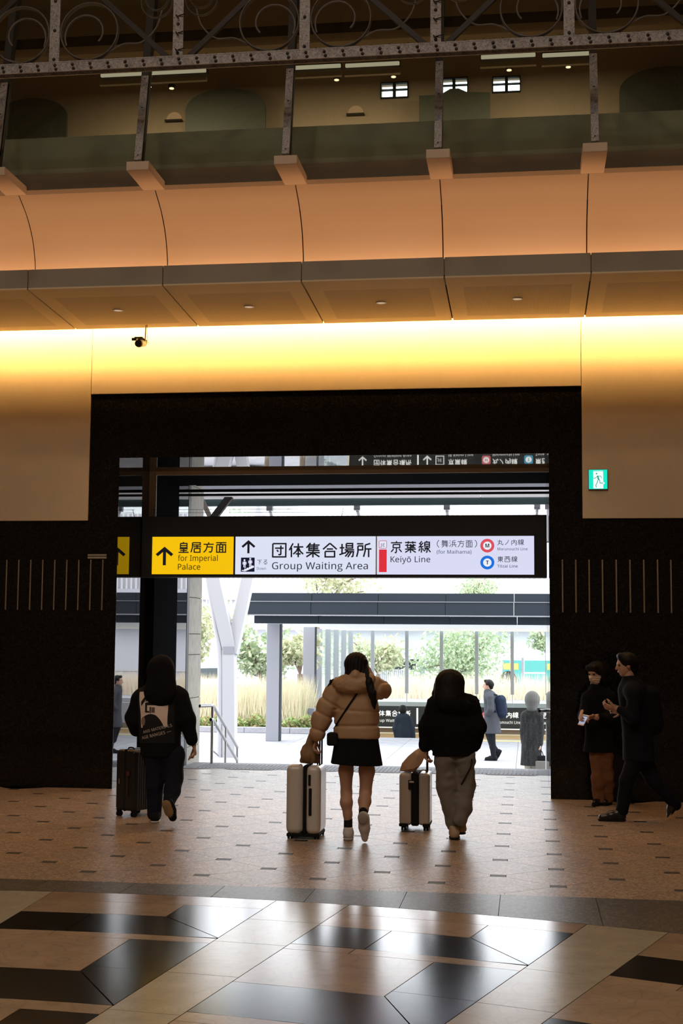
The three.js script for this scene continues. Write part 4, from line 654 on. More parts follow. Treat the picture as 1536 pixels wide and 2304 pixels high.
// hedge, kerb, dry grass
{
  const A = onY(436, 1652, YG), zk = -36.2, x0 = onZ(400, 1640, zk).x, x1 = onZ(705, 1640, zk).x;
  const k = thing('planter_kerb', 'low pale stone kerb along the planting bed', 'kerb', V((x0 + x1) / 2, YG, zk)), w = (x1 - x0) / 6;
  for (let i = 0; i < 6; i++) mesh('kerb_stone', box(x0 - k.position.x + i * w + 0.005, x0 - k.position.x + (i + 1) * w - 0.005, 0, 0.14, -0.15, 0.15, 0.01), M.paving[i % 2], k);
  const h = thing('hedge', 'low clipped green hedge along the stone kerb', 'hedge', V((x0 + x1) / 2, YG, zk - 0.65)), yt = onZ(550, 1607, zk - 0.6).y - YG, hw = (x1 - x0) / 2;
  mesh('foliage', leaves(301, 3400, (q) => { const u = q() * 2 - 1, b = 0.75 + 0.25 * Math.sin(u * 17) * Math.cos(u * 7); return V(u * hw, yt * b * Math.sqrt(q()), (q() - 0.5) * 0.7); }, 0.06, [[0.26, 0.40, 0.12], [0.36, 0.45, 0.16], [0.48, 0.48, 0.22], [0.42, 0.30, 0.16]]), M.leaf, h).userData.kind = 'stuff';
  const lw = mesh('lawn_strip', box(x0, x1, YG, YG + 0.06, zk - 0.24, zk - 0.16), std({ color: lin(0.20, 0.33, 0.14), roughness: 0.95 })); tag(lw, 'narrow strip of green turf between kerb and hedge', 'turf');
  const gr = thing('dry_grass', 'tall pale dry ornamental grass behind the hedge', 'grass', V((x0 + x1) / 2, YG, zk - 2.4)), r = rng(311), pos = [], col = [], gx0 = onZ(405, 1600, zk - 2.4).x - (x0 + x1) / 2, gx1 = onZ(694, 1600, zk - 2.4).x - (x0 + x1) / 2;
  const blade = (x, z, hgt, lean, c) => { const wd = 0.012; pos.push(x - wd, 0, z, x + wd, 0, z, x + lean, hgt, z + (r() - 0.5) * 0.3); for (let q = 0; q < 3; q++) col.push(...c); };
  for (let i = 0; i < 7000; i++) { const u = r() * 2 - 1, c = [[0.74, 0.63, 0.46], [0.80, 0.71, 0.54], [0.68, 0.61, 0.42], [0.56, 0.57, 0.34]][Math.floor(r() * 4)]; blade(gx0 + (u * 0.5 + 0.5) * (gx1 - gx0), (r() - 0.5) * 2.6, 0.8 + r() * 0.75, (r() - 0.5) * 0.6, c); }
  const g = new THREE.BufferGeometry(); g.setAttribute('position', new THREE.Float32BufferAttribute(pos, 3)); g.setAttribute('color', new THREE.Float32BufferAttribute(col, 3)); g.computeVertexNormals(); const gm = mesh('blades', g, M.straw, gr); gm.userData.kind = 'stuff'; gr.userData.kind = 'stuff';
  const g2 = thing('dry_grass', 'pale dry grass bed behind the glazing of the pavilion', 'grass', V(1.5, YG, -60)); const p2 = [], c2 = [], r2 = rng(317);
  for (let i = 0; i < 5000; i++) { const x = (r2() - 0.5) * 15, z = (r2() - 0.5) * 3, hgt = 0.5 + r2() * 0.7, c = [[0.80, 0.71, 0.56], [0.74, 0.66, 0.50], [0.70, 0.48, 0.40]][Math.floor(r2() * 2.15)]; p2.push(x - 0.016, 0, z, x + 0.016, 0, z, x + (r2() - 0.5) * 0.4, hgt, z); for (let q = 0; q < 3; q++) c2.push(...c); }
  const gg = new THREE.BufferGeometry(); gg.setAttribute('position', new THREE.Float32BufferAttribute(p2, 3)); gg.setAttribute('color', new THREE.Float32BufferAttribute(c2, 3)); gg.computeVertexNormals(); mesh('blades', gg, M.straw, g2).userData.kind = 'stuff'; g2.userData.kind = 'stuff';
}
// ---------------------------------------------------------------- buildings and vehicles far behind
{
  const b = thing('louvred_building', 'tall pale building with fine upright louvres across the street', 'building', V(-4, YG, -100)), wallM = std({ color: lin(0.72, 0.72, 0.75), roughness: 0.8 });
  mesh('wall', box(-30, 26, 3.2, 12.5, -8, 0), wallM, b); mesh('ground_storey', box(-30, 26, 0, 3.2, -8, -1.2), std({ color: lin(0.60, 0.61, 0.64), roughness: 0.7 }), b);
  const fins = []; for (let k = 0; k < 150; k++) fins.push(box(-29.8 + k * 0.37, -29.7 + k * 0.37, 3.3, 12.4, 0, 0.35)); const f = mesh('louvre_fins', join(fins), M.white, b); f.userData.kind = 'stuff';
  mesh('floor_band', join([box(-30, 26, 5.4, 6.2, 0.0, 0.45)]), std({ color: lin(0.55, 0.55, 0.60), roughness: 0.8 }), b);
  const z = -78, P = (x, y) => onZ(x, y, z), k = thing('street_kiosk', 'white kiosk with dark recess and slatted grey gate beyond the glazing', 'kiosk', V(P(915, 1560).x, YG, z)), o = k.position, q = (p) => P(p, 1530).x - o.x, h = (p) => P(915, p).y - o.y;
  mesh('body', box(q(935), q(988), 0, h(1488), -2, 0), M.white, k); mesh('dark_recess', box(q(882), q(937), h(1507), h(1484), -1.5, -0.4), M.slate, k); mesh('roof_slab', box(q(878), q(990), h(1482), h(1474), -2.4, 0.4), M.white, k); mesh('glass_door', box(q(940), q(955), h(1560), h(1494), 0, 0.03), std({ color: lin(0.14, 0.2, 0.24), roughness: 0.2 }), k);
  for (let i = 0; i < 14; i++) mesh('gate_slat', box(q(852) + i * 0.115, q(852) + i * 0.115 + 0.06, 0, h(1508), -0.5, -0.4), M.greyPaint, k);
}
{
  const z = -74, P = (x, y) => onZ(x, y, z), o = V(P(1200, 1560).x, YG, z), t = thing('white_bus', 'white bus with teal windows beyond the right end of glazing', 'bus', o), q = (p) => P(p, 1530).x - o.x, h = (p) => P(1200, p).y - o.y;
  mesh('body', box(q(1105), q(1105) + 5.6, h(1566), h(1470), -2.2, 0, 0.18), M.white, t);
  const teal = std({ color: lin(0.10, 0.36, 0.34), roughness: 0.15 });
  mesh('window', box(q(1130), q(1147), h(1545), h(1486), 0, 0.03), teal, t); mesh('window', box(q(1155), q(1172), h(1545), h(1486), 0, 0.03), teal, t); mesh('window', box(q(1180), q(1228), h(1512), h(1486), 0, 0.03), teal, t); mesh('window', box(q(1180), q(1228), h(1545), h(1516), 0, 0.03), teal, t);
  mesh('yellow_panel', box(q(1131), q(1166), h(1507), h(1493), 0.03, 0.04), std({ color: lin(0.7, 0.52, 0.12), roughness: 0.6 }), t);
  mesh('door_post', box(q(1173), q(1178), h(1560), h(1480), 0, 0.05), M.greyPaint, t);
  for (const x of [q(1105) + 0.9, q(1105) + 4.6]) { const g = new THREE.CylinderGeometry(0.45, 0.45, 0.3, 24); g.rotateX(Math.PI / 2); g.translate(x, 0.45, -0.1); mesh('wheel', g, M.blackMetal, t); }
}
{
  const car = (label, px, z, col) => {
    const o = onZ(px, 1560, z); o.y = YG; const t = thing('parked_car', label, 'car', o, 'cars parked beyond the planting');
    const s = new THREE.Shape(); [[-2.1, 0.3], [-2.1, 0.75], [-1.5, 0.9], [-0.8, 1.42], [0.7, 1.46], [1.5, 0.95], [2.1, 0.85], [2.15, 0.3]].forEach(([x, y], i) => i ? s.lineTo(x, y) : s.moveTo(x, y)); s.closePath();
    const g = new THREE.ExtrudeGeometry(s, { depth: 1.5, bevelEnabled: true, bevelSize: 0.06, bevelThickness: 0.06, bevelSegments: 2 }); g.translate(0, 0, -1.5); mesh('body', uvBox(g), std({ color: col, roughness: 0.3, metalness: 0.2 }), t);
    mesh('side_window', plate([[-1.2, 0.93], [-0.72, 1.34], [0.62, 1.37], [1.2, 0.97]], 0.06, 0.012), std({ color: lin(0.03, 0.045, 0.05), roughness: 0.1 }), t);
    for (const x of [-1.35, 1.4]) { const w = new THREE.CylinderGeometry(0.33, 0.33, 0.22, 20); w.rotateX(Math.PI / 2); w.translate(x, 0.33, 0); mesh('wheel', w, M.blackMetal, t); }
  };
  car('white car parked behind the dry grass beside the forked column', 470, -52, lin(0.7, 0.7, 0.71)); car('silver car parked between the forked column and the grey column', 565, -54, lin(0.45, 0.46, 0.47));
}
// ---------------------------------------------------------------- bodies: signed distances meshed with surface nets
const vn = (() => { const r = rng(77), T = new Float32Array(4096); for (let i = 0; i < 4096; i++) T[i] = r() * 2 - 1; const h = (i, j, k) => T[(i * 73 + j * 157 + k * 311) & 4095];
  return (x, y, z) => { const i = Math.floor(x), j = Math.floor(y), k = Math.floor(z), u = x - i, v = y - j, w = z - k, s = u * u * (3 - 2 * u), t = v * v * (3 - 2 * v), q = w * w * (3 - 2 * w), L = (a, b, f) => a + (b - a) * f;
    return L(L(L(h(i, j, k), h(i + 1, j, k), s), L(h(i, j + 1, k), h(i + 1, j + 1, k), s), t), L(L(h(i, j, k + 1), h(i + 1, j, k + 1), s), L(h(i, j + 1, k + 1), h(i + 1, j + 1, k + 1), s), t), q); }; })();
class Sdf {
  constructor(k = 0.03) { this.k = k; this.items = []; this.cuts = []; this.disp = null; this.lo = V(1e9, 1e9, 1e9); this.hi = V(-1e9, -1e9, -1e9); }
  grow(p, r) { this.lo.min(V(p.x - r, p.y - r, p.z - r)); this.hi.max(V(p.x + r, p.y + r, p.z + r)); }
  cap(a, b, ra, rb = ra, flat = 1, n = V(0, 0, 1)) {            // tapered capsule, thinner by `flat` along n
    this.grow(a, Math.max(ra, rb)); this.grow(b, Math.max(ra, rb)); const d = b.clone().sub(a), s = flat - 1, e = d.clone().addScaledVector(n, d.dot(n) * s);
    this.items.push((x, y, z) => { let px = x - a.x, py = y - a.y, pz = z - a.z; if (s) { const q = (px * n.x + py * n.y + pz * n.z) * s; px += q * n.x; py += q * n.y; pz += q * n.z; } const t = Math.max(0, Math.min(1, (px * e.x + py * e.y + pz * e.z) / (e.lengthSq() + 1e-12))); px -= e.x * t; py -= e.y * t; pz -= e.z * t; return (Math.sqrt(px * px + py * py + pz * pz) - (ra + (rb - ra) * t)) * (s > 0 ? 0.85 : 1); });
    return this;
  }
  chain(list) { for (let i = 0; i < list.length - 1; i++) this.cap(list[i][0], list[i + 1][0], list[i][1], list[i + 1][1], list[i][2] || 1); return this; }
  ell(c, rx, ry, rz) { const m = Math.min(rx, ry, rz); this.grow(c, Math.max(rx, ry, rz)); this.items.push((x, y, z) => { const a = (x - c.x) / rx, b = (y - c.y) / ry, d = (z - c.z) / rz, q = Math.sqrt(a * a + b * b + d * d); return (q - 1) * m * (q > 1.6 ? 1 : 1); }); return this; }
  fn(c, r, f) { this.grow(c, r); this.items.push(f); return this; }
  cut(p, n) { this.cuts.push([p, n]); return this; }
  at(x, y, z) { let d = 1e9; const k = this.k; for (const f of this.items) { const e = f(x, y, z), h = k - Math.abs(d - e); d = Math.min(d, e) - (h > 0 ? h * h / (4 * k) : 0); } if (this.disp) d += this.disp(x, y, z); for (const [p, n] of this.cuts) d = Math.max(d, (x - p.x) * n.x + (y - p.y) * n.y + (z - p.z) * n.z); return d; }
  mesh(cell) {
    const m = 2.5 * cell + 0.01, lo = this.lo.clone().addScalar(-m), hi = this.hi.clone().addScalar(m), nx = Math.ceil((hi.x - lo.x) / cell) + 1, ny = Math.ceil((hi.y - lo.y) / cell) + 1, nz = Math.ceil((hi.z - lo.z) / cell) + 1, F = new Float32Array(nx * ny * nz), B = 7, R = B * cell * 0.9 + 0.035;
    for (let k = 0; k < nz; k += B) for (let j = 0; j < ny; j += B) for (let i = 0; i < nx; i += B) {
      const d = this.at(lo.x + (i + B / 2) * cell, lo.y + (j + B / 2) * cell, lo.z + (k + B / 2) * cell), far = Math.abs(d) > R * 1.3;
      for (let c = k; c < Math.min(nz, k + B); c++) for (let b = j; b < Math.min(ny, j + B); b++) for (let a = i; a < Math.min(nx, i + B); a++) F[(c * ny + b) * nx + a] = far ? d : this.at(lo.x + a * cell, lo.y + b * cell, lo.z + c * cell);
    }
    const id = new Int32Array(nx * ny * nz).fill(-1), pos = [], idx = [], sx = 1, sy = nx, sz = nx * ny;
    for (let k = 0; k < nz - 1; k++) for (let j = 0; j < ny - 1; j++) for (let i = 0; i < nx - 1; i++) {
      const o = k * sz + j * sy + i; let mask = 0; for (let q = 0; q < 8; q++) if (F[o + (q & 1) + (q & 2 ? sy : 0) + (q & 4 ? sz : 0)] < 0) mask |= 1 << q;
      if (mask === 0 || mask === 255) continue;
      let X = 0, Y = 0, Z = 0, n = 0;
      for (let q = 0; q < 8; q++) for (const ax of [1, 2, 4]) { if (q & ax) continue; const r = q | ax; if (((mask >> q) & 1) === ((mask >> r) & 1)) continue; const a = F[o + (q & 1) + (q & 2 ? sy : 0) + (q & 4 ? sz : 0)], b = F[o + (r & 1) + (r & 2 ? sy : 0) + (r & 4 ? sz : 0)], t = a / (a - b); X += (q & 1) + (ax === 1 ? t : 0); Y += (q >> 1 & 1) + (ax === 2 ? t : 0); Z += (q >> 2 & 1) + (ax === 4 ? t : 0); n++; }
      id[o] = pos.length / 3; pos.push(lo.x + (i + X / n) * cell, lo.y + (j + Y / n) * cell, lo.z + (k + Z / n) * cell);
    }
    const quad = (a, b, c, d, flip) => flip ? idx.push(a, c, b, a, d, c) : idx.push(a, b, c, a, c, d);
    for (let k = 1; k < nz - 1; k++) for (let j = 1; j < ny - 1; j++) for (let i = 1; i < nx - 1; i++) {
      const o = k * sz + j * sy + i, s = F[o] < 0;
      if (s !== F[o + sx] < 0) quad(id[o - sy - sz], id[o - sz], id[o], id[o - sy], !s);
      if (s !== F[o + sy] < 0) quad(id[o - sx - sz], id[o - sx], id[o], id[o - sz], !s);
      if (s !== F[o + sz] < 0) quad(id[o - sx - sy], id[o - sy], id[o], id[o - sx], !s);
    }
    const g = new THREE.BufferGeometry(); g.setAttribute('position', new THREE.Float32BufferAttribute(pos, 3)); g.setIndex(idx); g.computeVertexNormals(); return g;
  }
}
// head about c, looking along f with up u; hh is the head's height
function headFn(S, c, f, u, hh = 0.222) {
  f = f.clone().normalize(); const r = f.clone().cross(u).normalize(); u = r.clone().cross(f).normalize(); const q = new Sdf(0.09);
  q.ell(V(0, 0.13, -0.05), 0.335, 0.37, 0.42).ell(V(0, -0.12, 0.08), 0.275, 0.37, 0.31).cap(V(-0.06, -0.37, 0.2), V(0.06, -0.37, 0.2), 0.12); q.k = 0.06;
  q.cap(V(0, 0.04, 0.385), V(0, -0.12, 0.455), 0.035, 0.055).cap(V(-0.16, 0.09, 0.34), V(0.16, 0.09, 0.34), 0.045).cap(V(-0.07, -0.265, 0.37), V(0.07, -0.265, 0.37), 0.04).ell(V(-0.34, -0.03, -0.02), 0.045, 0.13, 0.08).ell(V(0.34, -0.03, -0.02), 0.045, 0.13, 0.08);
  const sock = [V(-0.14, 0.015, 0.42), V(0.14, 0.015, 0.42)];
  S.fn(c, hh * 0.62, (x, y, z) => { const px = x - c.x, py = y - c.y, pz = z - c.z, X = (px * r.x + py * r.y + pz * r.z) / hh, Y = (px * u.x + py * u.y + pz * u.z) / hh, Z = (px * f.x + py * f.y + pz * f.z) / hh; let d = q.at(X, Y, Z); for (const e of sock) { const g = 0.085 - Math.hypot(X - e.x, (Y - e.y) * 1.3, Z - e.z), h = 0.05 - Math.abs(d - g); d = Math.max(d, g) + (h > 0 ? h * h / 0.2 : 0); } return d * hh; });
  return { f, u, r, at: (X, Y, Z) => c.clone().addScaledVector(r, X * hh).addScaledVector(u, Y * hh).addScaledVector(f, Z * hh) };
}
// hand: palm, four fingers and a thumb; dir along the palm, n the palm's inner side, curl in radians a joint
function hand(wrist, dir, n, curl = 0.4, side = 1, scale = 1) {
  dir = dir.clone().normalize(); const s = dir.clone().cross(n).normalize().multiplyScalar(side); n = n.clone().addScaledVector(dir, -n.dot(dir)).normalize(); const S = new Sdf(0.008), q = scale;
  S.cap(wrist.clone().addScaledVector(dir, -0.03 * q), wrist.clone().addScaledVector(dir, 0.01), 0.026 * q, 0.026 * q, 1.25, n); S.cap(wrist.clone().addScaledVector(dir, 0.02 * q), wrist.clone().addScaledVector(dir, 0.066 * q), 0.031 * q, 0.036 * q, 2.3, n);
  for (let i = 0; i < 4; i++) { let p = wrist.clone().addScaledVector(dir, (0.082 - Math.abs(i - 1.2) * 0.004) * q).addScaledVector(s, (i - 1.5) * 0.0195 * q), d = dir.clone(); [0.043, 0.027, 0.021].forEach((len, j) => { const a = curl * (j ? 1.15 : 0.8), e = d.clone().multiplyScalar(Math.cos(a)).addScaledVector(n, Math.sin(a)); const bend = d.clone().cross(s).multiplyScalar(side); d = d.multiplyScalar(Math.cos(a)).addScaledVector(bend.dot(n) < 0 ? bend.negate() : bend, Math.sin(a)).normalize(); const t = p.clone().addScaledVector(d, len * q * [0.95, 1.05, 1, 0.8][i]); S.cap(p, t, (0.0092 - j * 0.0008) * q, (0.0086 - j * 0.0008) * q); p = t; }); }
  { let p = wrist.clone().addScaledVector(dir, 0.028 * q).addScaledVector(s, -0.026 * q), d = dir.clone().multiplyScalar(0.75).addScaledVector(s, -0.62).addScaledVector(n, 0.35).normalize(); [0.036, 0.03, 0.024].forEach((len, j) => { const t = p.clone().addScaledVector(d, len * q); S.cap(p, t, (0.0125 - j * 0.0015) * q, (0.011 - j * 0.0012) * q); p = t; d = d.clone().addScaledVector(n, 0.25).addScaledVector(dir, 0.3).normalize(); }); }
  return S.mesh(0.0045);
}
const cloth = (c, r = 0.92) => phys({ color: c, roughness: r, specularIntensity: r > 0.6 ? 0.25 : 1 });
M.skin = std({ color: lin(0.46, 0.27, 0.185), roughness: 0.6 }); M.hair = phys({ color: lin(0.008, 0.0065, 0.006), roughness: 0.6, specularIntensity: 0.35 }); M.rubber = cloth(lin(0.012, 0.012, 0.013), 0.8);
class Figure {
  constructor(label, px, py, groundY = 0) { const b = onY(px, py, groundY); this.z = b.z; this.g = thing('person', label, 'person', b); this.o = b; this.ppm = 1 / (onZ(px + 1, py, b.z).x - onZ(px, py, b.z).x); }
  P(x, y, dz = 0) { return onZ(x, y, this.z + dz).sub(this.o); }
  r(px) { return px / this.ppm; }
  c(list) { return list.map(([x, y, dz, r, fl]) => [this.P(x, y, dz), this.r(r), fl]); }
  part(name, S, mat, cell = 0.012, parent) { return mesh(name, S.mesh ? S.mesh(cell) : S, mat, parent || this.g); }
  body(S, extra = []) { const g = [S.mesh(0.012), ...extra].map((q) => { q = q.index ? q.toNonIndexed() : q; return clean(q); }); return mesh('body', mergeGeometries(g), M.skin, this.g); }
  surf(S, x, y) { let z = S.hi.z + 0.05; for (let i = 0; i < 120; i++) { const d = S.at(x, y, z); if (d < 0.001) return z; z -= Math.max(0.002, d * 0.7); } return z; }
  // shoe from heel to toe (points on the ground line of the sole), n = from sole to instep
  shoe(heel, toe, n, mat, soleMat, w = 0.04, high = 0.075) {
    const u = n.clone().normalize(), S = new Sdf(0.03), d = toe.clone().sub(heel), L = (t, h) => heel.clone().addScaledVector(d, t).addScaledVector(u, h);
    S.cap(L(0.13, 0.05), L(0.5, 0.05), w * 0.92, w).cap(L(0.5, 0.048), L(0.86, 0.036), w, w * 0.82).cap(L(0.16, 0.055), L(0.2, high + 0.01), w * 0.86, w * 0.9).cap(L(0.2, high), L(0.55, 0.062), w * 0.8, w * 0.75); S.cut(L(0, 0.016), u.clone().negate()); S.cut(L(0.1, high + 0.025), u);
    const m = this.part('shoe', S, mat, 0.007), Q = new Sdf(0.02); Q.cap(L(0.14, 0.012), L(0.5, 0.012), w * 1.0, w * 1.02, 2.6, u).cap(L(0.5, 0.012), L(0.88, 0.012), w * 1.04, w * 0.9, 2.6, u); Q.cut(L(0, 0.024), u); Q.cut(L(0, 0.0), u.clone().negate()); this.part('sole', Q, soleMat, 0.006, m); return m;
  }
}
const wrinkle = (amp, f = 14, fy = 9) => (x, y, z) => amp * (vn(x * f, y * fy, z * f) + 0.5 * vn(x * f * 2.1 + 5, y * fy * 2.1, z * f * 2.1));
const UP = V(0, 1, 0), AWAY = V(0, 0, -1);
// ---------------------------------------------------------------- woman in tan puffer jacket
{
  const f = new Figure('person in tan hooded puffer jacket and black skirt pulling a white suitcase', 800, 1889), P = f.P.bind(f), r = f.r.bind(f);
  const S = new Sdf(0.025); S.chain(f.c([[800, 1525, 0, 12], [801, 1560, 0, 14], [802, 1600, 0, 26, 1.9], [802, 1680, 0, 27, 1.9]]));
  S.chain(f.c([[783, 1690, 0, 16], [778, 1735, 0, 16], [779, 1783, -0.03, 12.3], [779, 1806, 0.01, 13.6], [782, 1832, 0.01, 9.6], [783, 1860, 0, 8]])); S.chain(f.c([[822, 1690, 0, 16], [825, 1735, 0, 17.3], [822, 1783, -0.02, 13], [820, 1803, 0.05, 14], [818, 1822, 0.12, 10], [816, 1842, 0.19, 8]])); S.chain(f.c([[757, 1560, 0, 10], [728, 1612, 0, 9], [711, 1662, 0.03, 6]])); S.chain(f.c([[838, 1548, 0, 10], [860, 1552, -0.12, 9], [838, 1525, -0.3, 7]]));
  const H = new Sdf(0.02); headFn(H, P(801, 1498, -0.02), V(0.1, -0.05, -1), UP, 0.22);
  f.body(S, [H.mesh(0.006), hand(P(712, 1664, 0.03), V(-0.25, -1, 0.05), V(1, -0.1, 0.2), 0.75, 1, 0.92), hand(P(836, 1522, -0.31), V(-0.5, 0.7, 0), V(0, 0, 1), 0.5, 1, 0.92)]);
  const J = new Sdf(0.03); J.cap(P(797, 1556), P(802, 1600), r(44), r(49), 1.5).cap(P(802, 1600), P(802, 1650), r(49), r(53), 1.5).cap(P(768, 1552), P(832, 1546), r(25), r(25), 1.2);
  J.chain(f.c([[752, 1562, 0, 25], [737, 1588, 0.02, 23], [723, 1618, 0.03, 22], [714, 1650, 0.05, 19]])); J.chain(f.c([[840, 1548, 0, 26], [860, 1553, -0.11, 20], [846, 1538, -0.30, 16]])); J.cut(P(802, 1668), V(0, -1, 0));
  const seams = [[P(800, 1598), V(0.05, 1, 0), 0.010], [P(800, 1632), V(-0.02, 1, 0), 0.016], [P(800, 1664), V(0, 1, 0), 0.012], [P(742, 1578, 0), V(0.5, 0.86, 0), 0.013, P(735, 1592), r(34)], [P(729, 1606, 0), V(0.42, 0.9, 0), 0.012, P(720, 1612), r(32)], [P(717, 1640, 0), V(0.3, 0.95, 0), 0.012, P(714, 1645), r(28)], [P(858, 1548), V(0.9, -0.2, 0.3), 0.012, P(862, 1550, -0.1), r(26)]];
  const wr = wrinkle(0.005, 16, 11); J.disp = (x, y, z) => { let d = wr(x, y, z); for (const [p, n, a, c, R] of seams) { if (c && Math.hypot(x - c.x, y - c.y) > R) continue; if (!c && x < P(752, 1620).x) continue; const t = ((x - p.x) * n.x + (y - p.y) * n.y + (z - p.z) * n.z) / 0.013; d += a * Math.exp(-t * t); } return d; };
  const tan = cloth(lin(0.43, 0.27, 0.155), 0.55), jm = f.part('puffer_jacket', J, tan, 0.008);
  const D = new Sdf(0.03); D.ell(P(795, 1541, 0.10), r(43), r(20), 0.085).cap(P(757, 1535, 0.07), P(800, 1520, 0.11), r(10), r(11)).cap(P(800, 1520, 0.11), P(833, 1526, 0.08), r(11), r(11)); D.disp = wrinkle(0.006, 18, 22); f.part('hood', D, tan, 0.007, jm);
  const K = new Sdf(0.03); K.cap(P(802, 1660), P(801, 1740), r(49), r(61), 1.4); K.cut(P(802, 1660), UP); K.cut(P(801, 1720), V(-0.03, -1, 0)); K.disp = (x, y, z) => 0.007 * Math.sin(Math.atan2(z, x - P(801, 1700).x) * 13) * Math.max(0, Math.min(1, (P(0, 1660).y - y) / 0.2)); f.part('skirt', K, cloth(lin(0.008, 0.008, 0.011)), 0.008);
  const h = new Sdf(0.02); h.ell(P(801, 1494, 0.0), r(27), r(27), 0.118).cap(P(801, 1497, 0.04), P(799, 1524, 0.07), r(24), r(24), 1.3).chain(f.c([[820, 1506, 0.05, 9], [829, 1535, 0.13, 9], [837, 1560, 0.165, 8.5], [841, 1580, 0.165, 6], [842, 1596, 0.16, 1.5]])).chain(f.c([[758, 1527, 0.08, 4], [745, 1533, 0.06, 3], [734, 1549, 0.04, 0.8]])); h.disp = (x, y, z) => 0.0025 * Math.sin(x * 240 + z * 60); f.part('hair', h, M.hair, 0.006);
  const so = M.rubber, sk = new Sdf(0.01); sk.cap(P(783, 1843, 0), P(783, 1868, 0.02), r(9.8), r(9.8)); sk.cut(P(783, 1841), UP); f.part('sock', sk, so, 0.006); const s2 = new Sdf(0.01); s2.cap(P(817, 1826, 0.15), P(815, 1844, 0.2), r(9.8), r(9.8)); f.part('sock', s2, so, 0.006);
  const shoeM = cloth(lin(0.56, 0.53, 0.52), 0.7), soleM = cloth(lin(0.34, 0.30, 0.28), 0.7);
  f.shoe(P(783, 1888, 0.09).setY(0), P(784, 1888, -0.16).setY(0), UP, shoeM, cloth(lin(0.5, 0.48, 0.46)), 0.042, 0.085);
  f.shoe(P(814, 1831, 0.275), P(821, 1896, 0.175), V(0.05, 0.05, -1), shoeM, soleM, 0.046, 0.06);
  const pts = []; for (let i = 0; i <= 14; i++) { const t = i / 14, x = 814 + (752 - 814) * t, y = 1548 + (1640 - 1548) * t, q = P(x, y); pts.push(V(q.x, q.y, f.surf(J, q.x, q.y) + 0.003)); }
  f.part('bag_strap', tube(pts, 0.0095, 40, 6), M.rubber);
  const bg = mesh('shoulder_bag', box(-0.05, 0.05, -0.06, 0.055, -0.09, 0.06, 0.02), M.rubber, f.g); bg.position.copy(P(749, 1662, 0.06));
}
